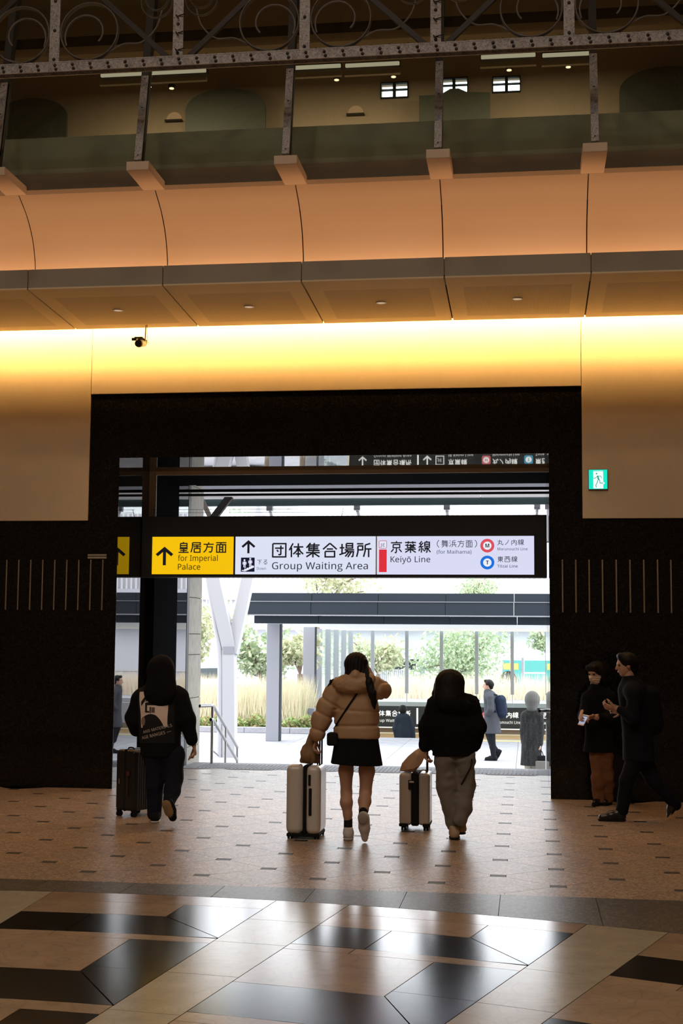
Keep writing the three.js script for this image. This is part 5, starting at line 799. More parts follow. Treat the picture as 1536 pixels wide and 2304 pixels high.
// ---------------------------------------------------------------- person in black fleece jacket
{
  const f = new Figure('person in black fleece jacket and loose grey trousers pulling a small suitcase', 1022, 1887), P = f.P.bind(f), r = f.r.bind(f);
  const S = new Sdf(0.025); S.chain(f.c([[1012, 1560, 0, 12], [1014, 1590, 0, 14], [1016, 1640, 0, 26, 1.9], [1020, 1690, 0, 26, 1.9]])); S.chain(f.c([[1003, 1710, 0, 17], [1008, 1775, 0, 12], [1022, 1865, 0, 8]])); S.chain(f.c([[1042, 1710, 0, 17], [1044, 1770, 0, 12], [1036, 1850, 0.05, 8]])); S.chain(f.c([[980, 1590, 0, 10], [958, 1640, 0, 8], [956, 1685, 0.02, 6]])); S.chain(f.c([[1056, 1590, 0, 10], [1078, 1640, 0, 8], [1056, 1678, -0.05, 6]]));
  const H = new Sdf(0.02); headFn(H, P(1012, 1535, -0.01), V(-0.1, -0.05, -1), UP, 0.215); f.body(S, [H.mesh(0.006), hand(P(957, 1686, 0.02), V(0, -1, 0.05), V(1, 0, 0), 0.7, 1, 0.9)]);
  const J = new Sdf(0.035); J.cap(P(1014, 1590), P(1016, 1640), r(44), r(52), 1.5).cap(P(1016, 1640), P(1020, 1690), r(52), r(48), 1.5).cap(P(985, 1590), P(1054, 1586), r(24), r(24), 1.2); J.chain(f.c([[983, 1592, 0, 25], [966, 1636, 0.02, 24], [957, 1676, 0.03, 16]])); J.chain(f.c([[1054, 1592, 0, 25], [1072, 1636, 0, 21], [1066, 1672, -0.05, 18]])); J.cut(P(1020, 1700), V(0.03, -1, 0)); J.disp = (x, y, z) => 0.006 * vn(x * 30, y * 30, z * 30) + 0.004 * vn(x * 70, y * 70, z * 70); const black = cloth(lin(0.007, 0.007, 0.008), 1); const jm = f.part('fleece_jacket', J, black, 0.009);
  const hd = new Sdf(0.03); hd.ell(P(1022, 1588, 0.10), r(40), r(20), 0.07); hd.disp = J.disp; f.part('hood', hd, black, 0.01, jm);
  const T = new Sdf(0.03); T.cap(P(1008, 1700), P(1045, 1700), r(26), r(24), 1.3).chain(f.c([[1004, 1712, 0, 28], [1006, 1770, 0.0, 23], [1015, 1820, 0, 20], [1023, 1858, 0, 17.5]])).chain(f.c([[1044, 1712, 0, 24], [1047, 1770, -0.02, 20], [1043, 1815, 0.05, 18], [1035, 1846, 0.1, 15]])); T.cut(P(1023, 1866), V(0.05, -1, 0)); T.disp = (x, y, z) => 0.010 * vn(x * 9 + y * 6, y * 11 - x * 7, z * 9) + 0.007 * vn(x * 20 + y * 14, y * 24 - x * 12, z * 20); f.part('trousers', T, cloth(lin(0.18, 0.16, 0.14), 0.9), 0.008);
  const h = new Sdf(0.02); h.ell(P(1012, 1535, 0.0), r(33), r(30), 0.125).cap(P(1011, 1540, 0.03), P(1010, 1572, 0.05), r(33), r(35), 1.3).chain(f.c([[985, 1545, 0, 10], [978, 1560, 0.02, 6], [973, 1571, 0.02, 1.5]])); h.disp = (x, y, z) => 0.003 * vn(x * 90, y * 12, z * 90); f.part('hair', h, M.hair, 0.007);
  f.shoe(P(1022, 1888, 0.10).setY(0), P(1022, 1888, -0.15).setY(0), UP, cloth(lin(0.42, 0.31, 0.22), 0.8), M.rubber, 0.044, 0.095); f.shoe(P(1037, 1878, 0.02), P(1037, 1886, -0.22).setY(0.005), UP, cloth(lin(0.42, 0.31, 0.22), 0.8), M.rubber, 0.042, 0.09);
  const pts = [[1062, 1706], [1060, 1722], [1051, 1740], [1041, 1758], [1038, 1763]].map(([x, y]) => { const q = P(x, y); return V(q.x, q.y, Math.max(f.surf(T, q.x, q.y), -0.02) + 0.008); }); f.part('hanging_strap', tube(pts, 0.006, 24, 6), M.rubber);
}
// ---------------------------------------------------------------- person in printed hoodie
{
  const f = new Figure('person in black hooded sweatshirt with printed back pulling a black suitcase', 352, 1850), P = f.P.bind(f), r = f.r.bind(f);
  const S = new Sdf(0.025); S.chain(f.c([[362, 1535, 0, 12], [360, 1565, 0, 14], [358, 1610, 0, 26, 1.9], [362, 1680, 0, 26, 1.9]])); S.chain(f.c([[346, 1705, 0, 16], [346, 1765, 0, 11], [347, 1842, 0, 8]])); S.chain(f.c([[388, 1705, 0, 16], [390, 1760, 0, 12], [378, 1812, 0.22, 8]])); S.chain(f.c([[318, 1575, 0, 10], [302, 1625, 0, 8], [318, 1650, -0.1, 6]])); S.chain(f.c([[405, 1570, 0, 10], [424, 1625, 0, 8], [436, 1672, 0, 6]]));
  const H = new Sdf(0.02); headFn(H, P(362, 1507, -0.02), V(0.15, -0.05, -1), UP, 0.22); f.body(S, [H.mesh(0.006), hand(P(436, 1676, 0), V(0.18, -1, 0), V(-0.9, 0, 0.3), 0.85, -1, 1.0)]);
  const J = new Sdf(0.035); J.cap(P(358, 1572), P(358, 1620), r(44), r(48), 1.5).cap(P(358, 1620), P(362, 1692), r(48), r(46), 1.5).cap(P(325, 1572), P(396, 1566), r(24), r(24), 1.2); J.chain(f.c([[318, 1576, 0, 24], [303, 1615, 0.01, 20], [308, 1642, -0.04, 16]])); J.chain(f.c([[402, 1572, 0, 23], [420, 1620, 0.01, 19], [432, 1664, 0.02, 13]])); J.cut(P(362, 1702), V(0, -1, 0)); const wr = wrinkle(0.006, 10, 8); J.disp = wr; const black = cloth(lin(0.008, 0.008, 0.010), 0.95), jm = f.part('sweatshirt', J, black, 0.009);
  const hd = new Sdf(0.03); hd.ell(P(362, 1508, 0.0), r(31), r(34), 0.14).cap(P(362, 1512, 0.05), P(362, 1556, 0.07), r(30), r(38), 1.5); hd.disp = wr; f.part('hood', hd, black, 0.009, jm);
  const T = new Sdf(0.03); T.cap(P(348, 1698), P(388, 1698), r(27), r(27), 1.2).chain(f.c([[348, 1705, 0, 23], [349, 1765, 0, 18], [347, 1832, 0, 15.5]])).chain(f.c([[388, 1705, 0, 23], [391, 1750, 0, 20], [387, 1780, 0.08, 17.5], [380, 1804, 0.18, 14]])); T.cut(P(347, 1843), V(0, -1, 0)); T.disp = wrinkle(0.006, 12, 9); f.part('trousers', T, cloth(lin(0.012, 0.014, 0.024), 0.9), 0.009);
  f.shoe(P(348, 1852, 0.09).setY(0), P(350, 1852, -0.18).setY(0), UP, M.rubber, cloth(lin(0.5, 0.47, 0.45), 0.6), 0.045, 0.08); f.shoe(P(371, 1806, 0.30), P(388, 1848, 0.22), V(0.1, 0.25, -1), M.rubber, cloth(lin(0.30, 0.20, 0.11), 0.7), 0.047, 0.06);
  // print on the back: a pale panel with a picture, and slanting lettering under it
  const S4 = 6, tex = canvasTex(80 * S4, 120 * S4, (c) => {
    c.clearRect(0, 0, 480, 720); c.fillStyle = '#0d0d10'; c.fillRect(0, 0, 480, 720); c.scale(S4, S4); c.translate(-318, -1550);
    c.fillStyle = '#e8d6cb'; c.beginPath(); c.moveTo(320, 1556); c.lineTo(385.5, 1551.5); c.lineTo(384, 1633); c.lineTo(325, 1636); c.closePath(); c.fill();
    c.fillStyle = '#0d0d10'; c.beginPath(); c.moveTo(350, 1551); c.lineTo(338, 1570); c.lineTo(325, 1588); c.lineTo(325, 1578); c.lineTo(340, 1556); c.closePath(); c.fill();
    c.strokeStyle = '#201a1a'; c.lineWidth = 2.6; c.beginPath(); c.arc(345, 1579, 9, Math.PI * 1.05, Math.PI * 1.95); c.stroke(); c.fillStyle = '#1b1718'; c.fillRect(337, 1579, 28, 6.5); c.fillRect(334, 1580, 5, 20); c.fillRect(334, 1598, 10, 4); c.fillRect(345, 1589, 3, 14); c.fillStyle = '#6f5b54'; c.fillRect(349, 1590, 8, 12);
    c.fillStyle = '#1a1617'; c.beginPath(); c.moveTo(330, 1612); c.quadraticCurveTo(345, 1600, 360, 1608); c.quadraticCurveTo(374, 1620, 377, 1636); c.lineTo(328, 1638); c.closePath(); c.fill(); c.fillStyle = '#8d7468'; c.beginPath(); c.ellipse(330, 1621, 5, 10, 0, 0, 7); c.fill();
    c.save(); c.translate(330, 1649); c.rotate(-0.24); latin(c, 'AND MATERIALS', 0, 0, 9, '#d8ccc6', 66); c.restore(); c.save(); c.translate(326, 1662); c.rotate(-0.24); latin(c, 'AGE RANGES —', 0, 0, 9.5, '#d8ccc6', 68); c.restore();
  });
  const g = new THREE.PlaneGeometry(1, 1, 26, 38), q = g.attributes.position; for (let i = 0; i < q.count; i++) { const w = P(318 + (q.getX(i) + 0.5) * 80, 1550 + (0.5 - q.getY(i)) * 120); q.setXYZ(i, w.x, w.y, f.surf(J, w.x, w.y) + 0.004); } g.computeVertexNormals(); const pr = f.part('back_print', g, std({ map: tex, roughness: 0.9 }), 0, jm); pr.userData.label = 'pale printed picture with slanting lettering';
}
// ---------------------------------------------------------------- woman with face mask and phone
{
  const f = new Figure('person in black coat and rust trousers with pale face mask looking at a phone', 1350, 1812), P = f.P.bind(f), r = f.r.bind(f);
  const S = new Sdf(0.025); S.chain(f.c([[1338, 1540, 0, 11], [1345, 1565, 0, 14], [1347, 1610, 0, 20, 1.9], [1348, 1670, 0, 20, 1.9]])); S.chain(f.c([[1340, 1695, 0, 14], [1344, 1750, 0.02, 10], [1346, 1800, 0, 7]])); S.chain(f.c([[1362, 1695, 0, 14], [1364, 1750, 0, 10], [1366, 1800, -0.05, 7]]));
  S.chain(f.c([[1322, 1572, 0, 9], [1313, 1610, 0.05, 8], [1309, 1612, 0.22, 6]])); S.chain(f.c([[1370, 1572, 0, 9], [1368, 1620, 0.08, 8], [1340, 1614, 0.24, 6]]));
  const fwd = V(-0.62, -0.28, 0.74), H = new Sdf(0.02), hc = P(1340, 1514, 0.02), h = headFn(H, hc, fwd, UP, 0.215);
  f.body(S, [H.mesh(0.004), hand(P(1308, 1604, 0.24), V(-0.15, -0.35, 0.6), V(0.7, -0.5, 0), 0.45, 1, 0.9), hand(P(1338, 1612, 0.24), V(-0.8, -0.15, 0.5), V(0, -0.6, 0.7), 0.5, -1, 0.9)]);
  for (const s of [-1, 1]) { const e = new THREE.SphereGeometry(0.0105, 12, 8); const m = mesh('eye', e, std({ color: lin(0.02, 0.015, 0.012), roughness: 0.2 }), f.g); m.position.copy(h.at(s * 0.14, 0.015, 0.345)); }
  const K = new Sdf(0.02); headFn(K, hc, fwd, UP, 0.215); const base = K.items[0]; K.items = [(x, y, z) => base(x, y, z) - 0.011]; K.cut(h.at(0, -0.03, 0.4), h.u.clone().addScaledVector(h.f, -0.25).normalize()); K.cut(h.at(0, 0, 0.10), h.f.clone().negate()); K.disp = (x, y, z) => 0.002 * Math.sin(y * 260); f.part('face_mask', K, cloth(lin(0.62, 0.50, 0.42), 0.9), 0.005);
  const hr = new Sdf(0.03); hr.ell(h.at(0, 0.17, -0.10), 0.098, 0.088, 0.098).cap(h.at(-0.33, 0.1, -0.1), h.at(-0.36, -0.45, -0.12), 0.035, 0.03).cap(h.at(0.33, 0.1, -0.12), h.at(0.36, -0.45, -0.14), 0.035, 0.03).cap(h.at(0, 0.1, -0.25), h.at(0, -0.42, -0.25), 0.075, 0.07).cap(h.at(-0.2, 0.36, 0.27), h.at(0.2, 0.36, 0.27), 0.03); f.part('hair', hr, M.hair, 0.006);
  const J = new Sdf(0.035); J.cap(P(1346, 1570), P(1346, 1630), r(28), r(30), 1.4).cap(P(1346, 1630), P(1346, 1700), r(30), r(35), 1.4).cap(P(1326, 1568), P(1368, 1568), r(17), r(17), 1.2).cap(P(1339, 1546), P(1342, 1562), r(14), r(17)); J.chain(f.c([[1322, 1574, 0, 16], [1314, 1612, 0.05, 13], [1309, 1608, 0.17, 9]])); J.chain(f.c([[1370, 1574, 0, 16], [1368, 1620, 0.08, 13], [1346, 1614, 0.20, 9]])); J.cut(P(1346, 1692), V(0, -1, 0)); J.disp = wrinkle(0.005, 10, 7); f.part('coat', J, cloth(lin(0.006, 0.006, 0.007), 0.9), 0.01);
  const T = new Sdf(0.03); T.chain(f.c([[1342, 1690, 0, 18], [1345, 1750, 0.02, 15], [1347, 1802, 0.0, 13]])).chain(f.c([[1362, 1690, 0, 18], [1365, 1750, 0, 15], [1367, 1800, -0.05, 13]])); T.cut(P(1346, 1806), V(0, -1, 0)); T.disp = wrinkle(0.010, 14, 14); f.part('trousers', T, cloth(lin(0.17, 0.075, 0.035), 0.85), 0.009);
  f.shoe(P(1352, 1812, -0.06).setY(0), P(1334, 1815, 0.12).setY(0), UP, std({ color: lin(0.012, 0.012, 0.012), roughness: 0.25 }), M.rubber, 0.036, 0.05); f.shoe(P(1372, 1806, -0.14).setY(0), P(1358, 1808, 0.04).setY(0), UP, std({ color: lin(0.012, 0.012, 0.012), roughness: 0.25 }), M.rubber, 0.036, 0.05);
  // phone in her hand
  const c = onZ(1312, 1620, f.z + 0.33), t = thing('smartphone', 'lit smartphone in a red case held by the masked person', 'phone', c); t.rotation.set(-0.75, -0.35, -0.22, 'YXZ');
  mesh('case', box(-0.037, 0.037, -0.076, 0.076, -0.009, 0.0, 0.004), std({ color: lin(0.25, 0.015, 0.015), roughness: 0.5 }), t); mesh('bezel', box(-0.034, 0.034, -0.073, 0.073, 0.0, 0.002), M.white, t); const sc = mesh('screen', face(0.058, 0.114), lit(canvasTex(64, 128, (q) => { q.fillStyle = '#aebfe0'; q.fillRect(0, 0, 64, 128); q.fillStyle = '#46506a'; q.fillRect(0, 0, 64, 12); q.fillStyle = '#8c9cc0'; q.fillRect(6, 70, 52, 30); }), 0.75), t); sc.position.z = 0.003;
}
// ---------------------------------------------------------------- man striding past the wall
{
  const f = new Figure('person in dark coat striding along the black wall with a phone in hand', 1400, 1847), P = f.P.bind(f), r = f.r.bind(f);
  const S = new Sdf(0.025); S.chain(f.c([[1412, 1515, 0, 12], [1420, 1548, 0, 15], [1430, 1600, 0, 20, 1.0], [1435, 1690, 0, 20, 1.0]])); S.chain(f.c([[1430, 1695, 0.05, 17], [1408, 1755, 0.05, 12], [1396, 1825, 0.03, 8]])); S.chain(f.c([[1442, 1695, -0.06, 17], [1472, 1760, -0.06, 12], [1510, 1800, -0.1, 8]])); S.chain(f.c([[1425, 1560, 0.18, 10], [1422, 1618, 0.2, 9], [1388, 1594, 0.16, 6]])); S.chain(f.c([[1436, 1560, -0.18, 10], [1440, 1620, -0.2, 9], [1405, 1600, -0.16, 6]]));
  const fwd = V(-1, -0.12, 0.18), H = new Sdf(0.02), h = headFn(H, P(1408, 1496, 0), fwd, UP, 0.225);
  f.body(S, [H.mesh(0.004), hand(P(1386, 1594, 0.16), V(-1, 0.12, -0.1), V(0, 0.6, -0.7), 0.6, 1, 1), hand(P(1402, 1600, -0.16), V(-1, 0.1, 0.1), V(0, 0, 1), 0.5, 1, 1)]);
  for (const s of [-1, 1]) { const m = mesh('eye', new THREE.SphereGeometry(0.0105, 12, 8), std({ color: lin(0.02, 0.015, 0.012), roughness: 0.2 }), f.g); m.position.copy(h.at(s * 0.14, 0.015, 0.345)); }
  const hr = new Sdf(0.03); hr.ell(h.at(0, 0.19, -0.09), 0.092, 0.085, 0.105).cap(h.at(0, 0.05, -0.3), h.at(0, -0.2, -0.28), 0.07, 0.05).cap(h.at(-0.12, 0.42, 0.22), h.at(0.12, 0.42, 0.22), 0.03); f.part('hair', hr, M.hair, 0.006);
  const J = new Sdf(0.035); J.cap(P(1422, 1555), P(1430, 1610), r(34), r(33)).cap(P(1430, 1610), P(1436, 1705), r(33), r(36)).cap(P(1424, 1556, 0.14), P(1428, 1556, -0.14), r(22), r(22)).cap(P(1413, 1530), P(1420, 1548), r(15), r(18)); J.chain(f.c([[1426, 1562, 0.18, 17], [1424, 1616, 0.21, 14], [1396, 1598, 0.17, 10]])); J.chain(f.c([[1436, 1562, -0.18, 17], [1440, 1618, -0.2, 14], [1410, 1602, -0.17, 10]])); J.cut(P(1436, 1712), V(0, -1, 0)); J.disp = wrinkle(0.005, 9, 7); f.part('coat', J, cloth(lin(0.007, 0.008, 0.012), 0.85), 0.011);
  const T = new Sdf(0.03); T.chain(f.c([[1431, 1700, 0.05, 22], [1410, 1755, 0.05, 17], [1399, 1824, 0.03, 14]])).chain(f.c([[1441, 1700, -0.06, 22], [1472, 1758, -0.06, 17], [1519, 1810, -0.1, 13]])); T.cut(P(1398, 1832), V(0, -1, 0)); T.disp = wrinkle(0.006, 10, 8); f.part('trousers', T, cloth(lin(0.007, 0.008, 0.012), 0.9), 0.01);
  const leather = std({ color: lin(0.010, 0.009, 0.009), roughness: 0.3 }); f.shoe(P(1407, 1847, 0.03).setY(0), P(1345, 1843, 0.05).setY(0), UP, leather, M.rubber, 0.042, 0.085); f.shoe(P(1531, 1806, -0.1), P(1510, 1852, -0.1).setY(0.0), V(-0.8, 0.6, 0), leather, M.rubber, 0.042, 0.085);
  const bp = new Sdf(0.03); bp.cap(P(1462, 1565), P(1468, 1630), r(24), r(26)); bp.disp = wrinkle(0.004, 10, 8); f.part('backpack', bp, cloth(lin(0.006, 0.006, 0.008), 0.9), 0.012);
  const c = onZ(1383, 1586, f.z + 0.13), t = thing('smartphone', 'smartphone with pale edge in hand of the striding person', 'phone', c); t.rotation.set(0, 0, -0.35); mesh('case', box(-0.07, 0.07, -0.004, 0.004, -0.034, 0.034, 0.003), std({ color: lin(0.3, 0.27, 0.25), roughness: 0.4 }), t); mesh('screen', box(-0.065, 0.065, 0.004, 0.005, -0.03, 0.03), M.blackMetal, t);
}
// ---------------------------------------------------------------- people outside
{
  const f = new Figure('person in grey coat with navy backpack walking across the plaza', 1106, 1711, YG), P = f.P.bind(f), r = f.r.bind(f);
  const S = new Sdf(0.025); S.chain(f.c([[1098, 1550, 0, 5], [1102, 1565, 0, 7], [1106, 1600, 0, 10], [1106, 1640, 0, 9]])); S.chain(f.c([[1104, 1650, 0.06, 8], [1107, 1680, 0.06, 5.5], [1110, 1705, 0.06, 3.6]])); S.chain(f.c([[1104, 1650, -0.06, 8], [1108, 1682, -0.06, 5.5], [1122, 1695, -0.06, 3.6]])); S.chain(f.c([[1102, 1570, 0.18, 5], [1106, 1597, 0.2, 4], [1094, 1607, 0.15, 3]]));
  const H = new Sdf(0.02), h = headFn(H, P(1097, 1542, 0), V(-1, -0.05, 0), UP, 0.225); f.body(S, [H.mesh(0.007)]);
  const hr = new Sdf(0.03); hr.ell(h.at(0, 0.18, -0.12), 0.088, 0.085, 0.105).cap(h.at(0, 0.05, -0.33), h.at(0, -0.2, -0.3), 0.06, 0.045).cap(h.at(-0.1, 0.42, 0.2), h.at(0.1, 0.42, 0.2), 0.03); f.part('hair', hr, M.hair, 0.01);
  const J = new Sdf(0.035); J.cap(P(1102, 1568), P(1106, 1610), r(15), r(17)).cap(P(1106, 1610), P(1106, 1655), r(17), r(22)).cap(P(1102, 1566, 0.13), P(1102, 1566, -0.13), r(10), r(10)).cap(P(1097, 1557), P(1100, 1563), r(9), r(11)); J.chain(f.c([[1102, 1570, 0.19, 8], [1104, 1596, 0.22, 7], [1095, 1606, 0.18, 5.5]])); J.cut(P(1106, 1650), V(0, -1, 0)); J.disp = wrinkle(0.006, 10, 7); f.part('coat', J, cloth(lin(0.06, 0.064, 0.074), 0.9), 0.014);
  const T = new Sdf(0.03); T.chain(f.c([[1104, 1648, 0.06, 10], [1108, 1680, 0.06, 7], [1110, 1703, 0.06, 5.5]])).chain(f.c([[1100, 1648, -0.06, 10], [1108, 1680, -0.06, 7], [1121, 1694, -0.06, 5.5]])); f.part('trousers', T, cloth(lin(0.012, 0.013, 0.017), 0.9), 0.014);
  f.shoe(P(1118, 1711, 0.06).setY(0), P(1090, 1711, 0.06).setY(0), UP, M.rubber, M.rubber, 0.045, 0.08); f.shoe(P(1129, 1690, -0.06), P(1118, 1711, -0.06).setY(0.01), V(-0.9, 0.4, 0), M.rubber, M.rubber, 0.045, 0.08);
  const bp = new Sdf(0.03); bp.cap(P(1124, 1578), P(1127, 1602), r(15), r(15)); bp.disp = wrinkle(0.012, 12, 9); const b = f.part('backpack', bp, cloth(lin(0.013, 0.02, 0.04), 0.8), 0.014); f.part('shoulder_strap', tube([P(1118, 1564, 0.12), P(1106, 1563, 0.16), P(1098, 1575, 0.16), P(1106, 1592, 0.18), P(1116, 1602, 0.14)], 0.018, 20, 6), cloth(lin(0.013, 0.02, 0.04)), 0, b);
}
{
  const f = new Figure('grey haired person in long dark woven coat holding a handbag on the steps', 1196, 1752, YG), P = f.P.bind(f), r = f.r.bind(f), py = (h) => h;
  const S = new Sdf(0.025); S.chain(f.c([[1197, 1588, 0, 6], [1197, 1606, 0, 8], [1196, 1640, 0, 12, 1.9], [1196, 1690, 0, 12, 1.9]])); S.chain(f.c([[1188, 1700, 0, 9], [1187, 1725, 0, 7], [1187, 1748, 0, 5]])); S.chain(f.c([[1204, 1700, 0, 9], [1204, 1725, 0, 7], [1204, 1748, 0, 5]])); S.chain(f.c([[1214, 1610, 0, 6], [1217, 1645, 0, 5], [1215, 1676, 0.03, 4]])); S.chain(f.c([[1178, 1610, 0, 6], [1175, 1645, 0, 5], [1178, 1676, -0.05, 4]]));
  const H = new Sdf(0.02); headFn(H, P(1198, 1576, -0.01), V(0.25, -0.05, -1), UP, 0.215); f.body(S, [H.mesh(0.007), hand(P(1215, 1675, 0.03), V(-0.05, -1, 0.05), V(-1, 0, 0.2), 0.8, 1, 0.95)]);
  const hr = new Sdf(0.03); hr.ell(P(1197, 1574, 0.01), r(17.5), r(20), 0.12).cap(P(1197, 1578, 0.02), P(1196, 1590, 0.03), r(15.5), r(12.5)); hr.disp = (x, y, z) => 0.002 * Math.sin(x * 200 + z * 40); f.part('hair', hr, cloth(lin(0.13, 0.128, 0.118), 0.7), 0.009);
  const J = new Sdf(0.035); J.cap(P(1196, 1612), P(1195, 1660), r(19), r(21), 1.4).cap(P(1195, 1660), P(1195, 1722), r(21), r(25), 1.4).cap(P(1183, 1609), P(1209, 1609), r(11), r(11)).cap(P(1197, 1597), P(1197, 1604), r(9), r(12)); J.chain(f.c([[1212, 1612, 0, 10], [1216, 1645, 0.01, 8], [1215, 1672, 0.03, 6.5]])); J.chain(f.c([[1180, 1612, 0, 10], [1177, 1645, 0, 8], [1178, 1668, -0.04, 6.5]])); J.cut(P(1195, 1722), V(0, -1, 0)); J.disp = wrinkle(0.005, 12, 5);
  const weave = texture(256, 0.5, (() => { const a = noise2(601, 90), b = noise2(602, 6), c = noise2(603, 24); return (u, v) => { const k = 0.09 + 0.16 * a(u * 90, v * 22) * a(u * 20, v * 90) + 0.16 * Math.max(0, c(u * 24, v * 3) - 0.5); return [k, k * 0.98, k * 0.95]; }; })()); const jm = uvBox(J.mesh(0.012)); f.part('coat', jm, std({ map: weave, roughness: 0.95 }));
  const T = new Sdf(0.02); T.chain(f.c([[1188, 1712, 0, 9], [1187, 1745, 0, 7.5]])).chain(f.c([[1204, 1712, 0, 9], [1204, 1745, 0, 7.5]])); f.part('trousers', T, cloth(lin(0.42, 0.38, 0.30)), 0.014); f.shoe(P(1187, 1752, 0.08).setY(0), P(1187, 1752, -0.16).setY(0), UP, M.rubber, M.rubber, 0.04, 0.07); f.shoe(P(1204, 1752, 0.08).setY(0), P(1204, 1752, -0.16).setY(0), UP, M.rubber, M.rubber, 0.04, 0.07);
  const c = onZ(1214, 1735, f.z + 0.06), t = thing('handbag', 'grey and black handbag carried by the grey haired person', 'bag', c); mesh('body', box(-0.10, 0.12, 0, 0.19, -0.07, 0.07, 0.025), cloth(lin(0.20, 0.185, 0.165), 0.7), t); mesh('flap', box(-0.06, 0.105, 0.16, 0.28, -0.055, 0.055, 0.02), M.rubber, t); mesh('handle', tube([V(-0.05, 0.26, 0), V(-0.02, 0.34, 0), V(0.03, 0.36, 0), V(0.07, 0.26, 0)], 0.009, 20, 6), M.rubber, t);
}
{
  const f = new Figure('person in dark coat going down the sunken stairs before the black board', 908, onZ ? 1719 : 0, YG - 0.9), P = (x, y, dz = 0) => f.P(x, y, dz), r = f.r.bind(f);
  f.z = -36.85; f.o.copy(onZ(908, 1600, -36.85)).setY(YG - 0.9); f.g.position.copy(f.o); f.ppm = 1 / (onZ(909, 1600, f.z).x - onZ(908, 1600, f.z).x);
  const S = new Sdf(0.025); S.chain(f.c([[907, 1602, 0, 4.5], [907, 1614, 0, 6], [907, 1640, 0, 10, 1.9], [907, 1665, 0, 10, 1.9]])); S.chain(f.c([[901, 1670, 0, 7], [901, 1695, 0, 5], [901, 1718, 0, 4]])); S.chain(f.c([[914, 1670, 0, 7], [914, 1695, -0.1, 5], [914, 1718, -0.1, 4]]));
  const H = new Sdf(0.02); headFn(H, P(906, 1597, 0), V(0, -0.1, -1), UP, 0.225); f.body(S, [H.mesh(0.008)]);
  const hr = new Sdf(0.03); hr.ell(P(906, 1596, 0.01), r(9.5), r(10), 0.11); f.part('hair', hr, M.hair, 0.012);
  const J = new Sdf(0.035); J.cap(P(907, 1618), P(908, 1645), r(15), r(17), 1.4).cap(P(908, 1645), P(908, 1680), r(17), r(20), 1.4).cap(P(897, 1617), P(917, 1617), r(8), r(8)); J.chain(f.c([[895, 1620, 0, 8], [890, 1640, 0, 7], [892, 1658, 0, 6]])); J.chain(f.c([[919, 1620, 0, 8], [926, 1640, 0, 7], [928, 1660, 0, 6]])); J.disp = wrinkle(0.01, 10, 7); f.part('coat', J, cloth(lin(0.018, 0.024, 0.034), 0.9), 0.016);
  const T = new Sdf(0.03); T.chain(f.c([[901, 1675, 0, 9], [901, 1716, 0, 6]])).chain(f.c([[914, 1675, 0, 9], [914, 1716, -0.1, 6]])); f.part('trousers', T, cloth(lin(0.01, 0.012, 0.016)), 0.016);
}
